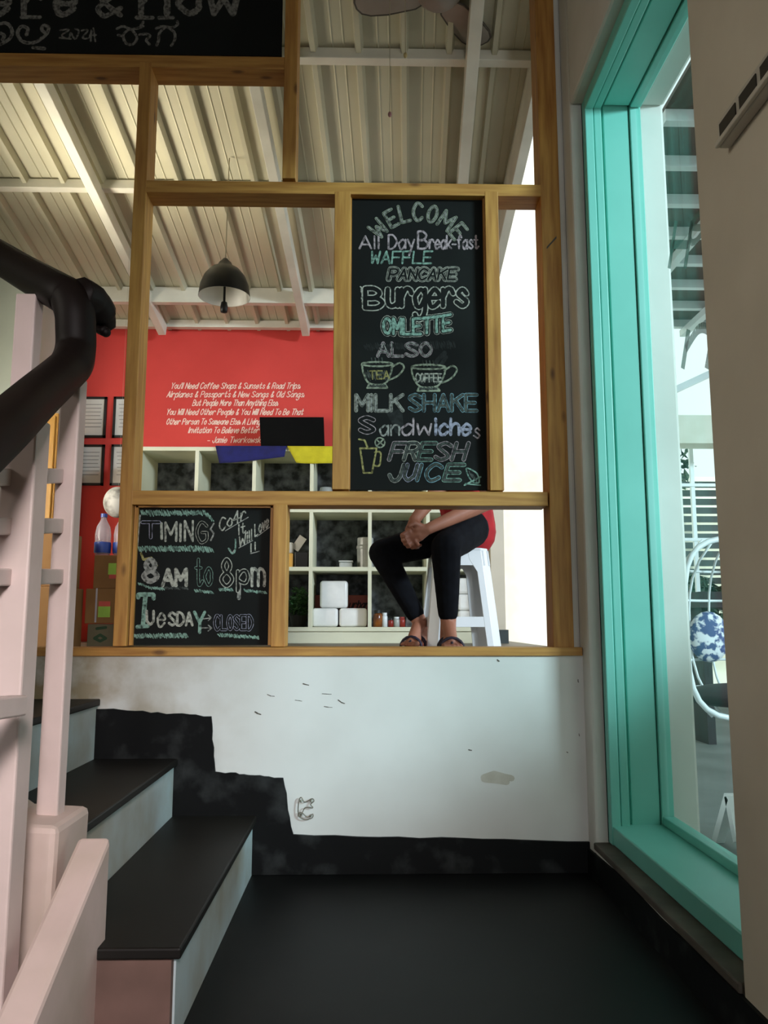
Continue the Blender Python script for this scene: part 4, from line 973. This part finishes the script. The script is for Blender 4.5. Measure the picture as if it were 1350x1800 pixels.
# slotted plate high on the near wall
pA, pB = atx(1281, 216, XW), atx(1284, 262, XW)
t = thing('wall_plate', 'ivory slotted wall plate high on the near right wall', 'wall plate', (XW, pA.y, pB.z))
MB().box(XW - .022, XW - .0005, 1.02, pA.y, pB.z, pA.z).build('plate', M['plate'], t, bevel=.003)
MB().box(XW - .03, XW - .022, 1.02, pA.y, pB.z, pB.z + .01).build('lip', M['plate'], t, bevel=.002)
for a, b_ in ((pA.y - .012, pA.y - .075), (pA.y - .09, pA.y - .15), (pA.y - .165, pA.y - .22)):
    MB().box(XW - .0245, XW - .0225, a, b_, pB.z + .016, pA.z - .012).build('slot', M['slot'], t)

# ================================================================== OUTDOORS THROUGH THE WINDOW
t = thing('veranda_roof', 'brown veranda roof on white steel purlins outside the window', 'roof', (2.2, 4.5, 3.0))
MB().box(1.35, 4.0, 1.7, 5.95, 3.06, 3.08).build('roof_sheet', M['brownroof'], t)
for i in range(12):
    Y = 1.87 + i * .36; MB().box(1.35, 4.0, Y, Y + .045, 3.0, 3.058).build('purlin', M['white'], t)
for (x, y) in ((1.9, 2.75), (2.6, 2.75), (2.45, 5.9)):
    MB().bar((x, y, 2.97), (x, y + (3 if y < 5 else -3), 2.97), .05, .05).build('rafter', M['white'], t)
MB().box(1.9, 2.0, 5.95, 6.05, 0, 3.06).build('column', M['white'], t); MB().box(3.9, 4.0, 2.7, 2.8, 0, 3.06).build('column', M['white'], t)
MB().bar((1.9, 5.9, 2.3), (3.4, 5.9, 3.0), .05, .05).build('brace', M['white'], t)
MB().box(1.95, 4.0, 5.9, 6.1, 2.1, 2.32).build('beam', M['outwall'], t)
# hanging egg chair
ec = atx(1290, 1120, 1.58)
eg = thing('hanging_chair', 'white metal cage hanging chair outside the window', 'chair', (ec.x, ec.y, Z_(1290, 1260, ec.y)))
Ye = ec.y
xL = X_(1199, 1100, Ye); zt_, zb_ = Z_(1230, 945, Ye), Z_(1230, 1265, Ye); cx = xL + .36
def ring(rx, z0, z1, tilt, n=28, pw=.5):
    out = []
    for k in range(n):
        a = 2 * math.pi * k / n; cc, ss = math.cos(a), math.sin(a)
        x = math.copysign(abs(cc) ** pw, cc) * rx; z = math.copysign(abs(ss) ** pw, ss) * (z1 - z0) / 2
        out.append(Vector((cx + x * math.cos(tilt), Ye + x * math.sin(tilt), (z0 + z1) / 2 + z)))
    return out
MB().tube(ring(.36, zb_, zt_, .1), .013, 8, True).build('front_hoop', M['white'], eg, smooth=True)
for i, u in enumerate((.14, .3, .48, .66, .84)):
    z = zb_ + (zt_ - zb_) * u; w = .36 * (1 - abs(u - .5) ** 3 * 3)
    MB().tube([Vector((cx - w * math.cos(a), Ye + .42 * math.sin(a), z)) for a in [math.pi * k / 12 for k in range(13)]], .007, 6).build('cage_band', M['white'], eg, smooth=True)
for a in [math.pi * k / 9 for k in range(1, 9)]:
    MB().tube([Vector((cx - .36 * (1 - abs(u - .5) ** 3 * 3) * math.cos(a), Ye + .42 * math.sin(a) * (1 - abs(u - .5) ** 3 * 3), zb_ + (zt_ - zb_) * u)) for u in [k / 10 for k in range(11)]], .006, 6).build('cage_bar', M['white'], eg, smooth=True)
zc = Z_(1250, 1232, Ye)
MB().ball((cx, Ye + .14, zc + .01), (.33, .22, .055), 20, 10).build('cushion', M['seat'], eg, smooth=True)
o = MB().ball(atx(1262, 1120, 1.62) + Vector((0, .1, 0)), (.1, .05, .12), 14, 10).build('cushion', mat('patterned_cushion', (226, 228, 234), (70, 84, 130), rough=.8, scale=26, lo=.46, hi=.54), eg, smooth=True)
MB().tube([Vector((cx, Ye + .02, zt_)), Vector((cx, Ye + .02, 3.0))], .008, 6).build('chain', M['metal'], eg)
# trellis, shutter wall, shrubs
Yt = 6.4
t = thing('garden_trellis', 'pale metal trellis grid standing outside behind hanging chair', 'trellis', (2.9, Yt, 0))
for x in (2.66, 3.0, 3.34): MB().box(x, x + .03, Yt, Yt + .03, 0, 2.3).build('trellis_post', M['white'], t)
for z in (.5, .95, 1.4, 1.85, 2.25): MB().box(2.5, 3.8, Yt - .01, Yt + .02, z, z + .025).build('trellis_bar', M['white'], t)
t = thing('slatted_screen', 'dark slatted screen wall behind the garden trellis', 'screen', (3.4, 7.6, 0))
for i in range(18): MB().box(2.78, 4.6, 7.58, 7.6, .6 + i * .085, .66 + i * .085).build('slat', M['outplank'], t)
MB().box(2.78, 2.84, 7.6, 7.66, 0, 2.2).build('screen_post', M['outplank'], t); MB().box(4.5, 4.56, 7.6, 7.66, 0, 2.2).build('screen_post', M['outplank'], t)
for i, (x, y, h_, r, lab) in enumerate(((2.85, 6.9, .8, .33, 'leafy grey green shrub nearest the white pillar outside'), (3.62, 7.05, 1.0, .36, 'taller leafy shrub behind the hanging chair outside'), (3.0, 8.3, 2.5, .5, 'tree crown rising above the slatted screen outside'))):
    t = thing('shrub', lab, 'shrub', (x, y, 0), 'shrubs outside the window')
    foliage('foliage', M['leafdark'], (x, y, h_), (r, r, r * 1.1), 500, .07, t, 10 + i)
    MB().tube([(x, y, 0), (x, y, h_)], .025, 8).build('stem', M['brownend'], t)
t = thing('garden_bench', 'dark low bench standing behind the hanging chair outside', 'bench', (2.4, 5.0, 0))
MB().box(2.05, 3.2, 4.9, 5.3, Z_(1230, 1068, 4.9) - .0, Z_(1230, 1040, 4.9)).build('bench_seat', M['seat'], t)
for x in (2.1, 3.1): MB().box(x, x + .05, 5.0, 5.2, 0, Z_(1230, 1068, 4.9)).build('bench_leg', M['seat'], t)
t = thing('white_stool', 'low white slanted leg stand on paving outside the window', 'stand', (1.55, 3.0, 0))
a = atx(1256, 1245, 1.5); b_ = atx(1248, 1278, 1.5)
MB().bar(atx(1262, 1480, 1.2), atx(1284, 1400, 1.2), .03, .03).build('leg', M['white'], t)
MB().bar(atx(1284, 1400, 1.2), atx(1300, 1480, 1.2), .03, .03).build('leg', M['white'], t)
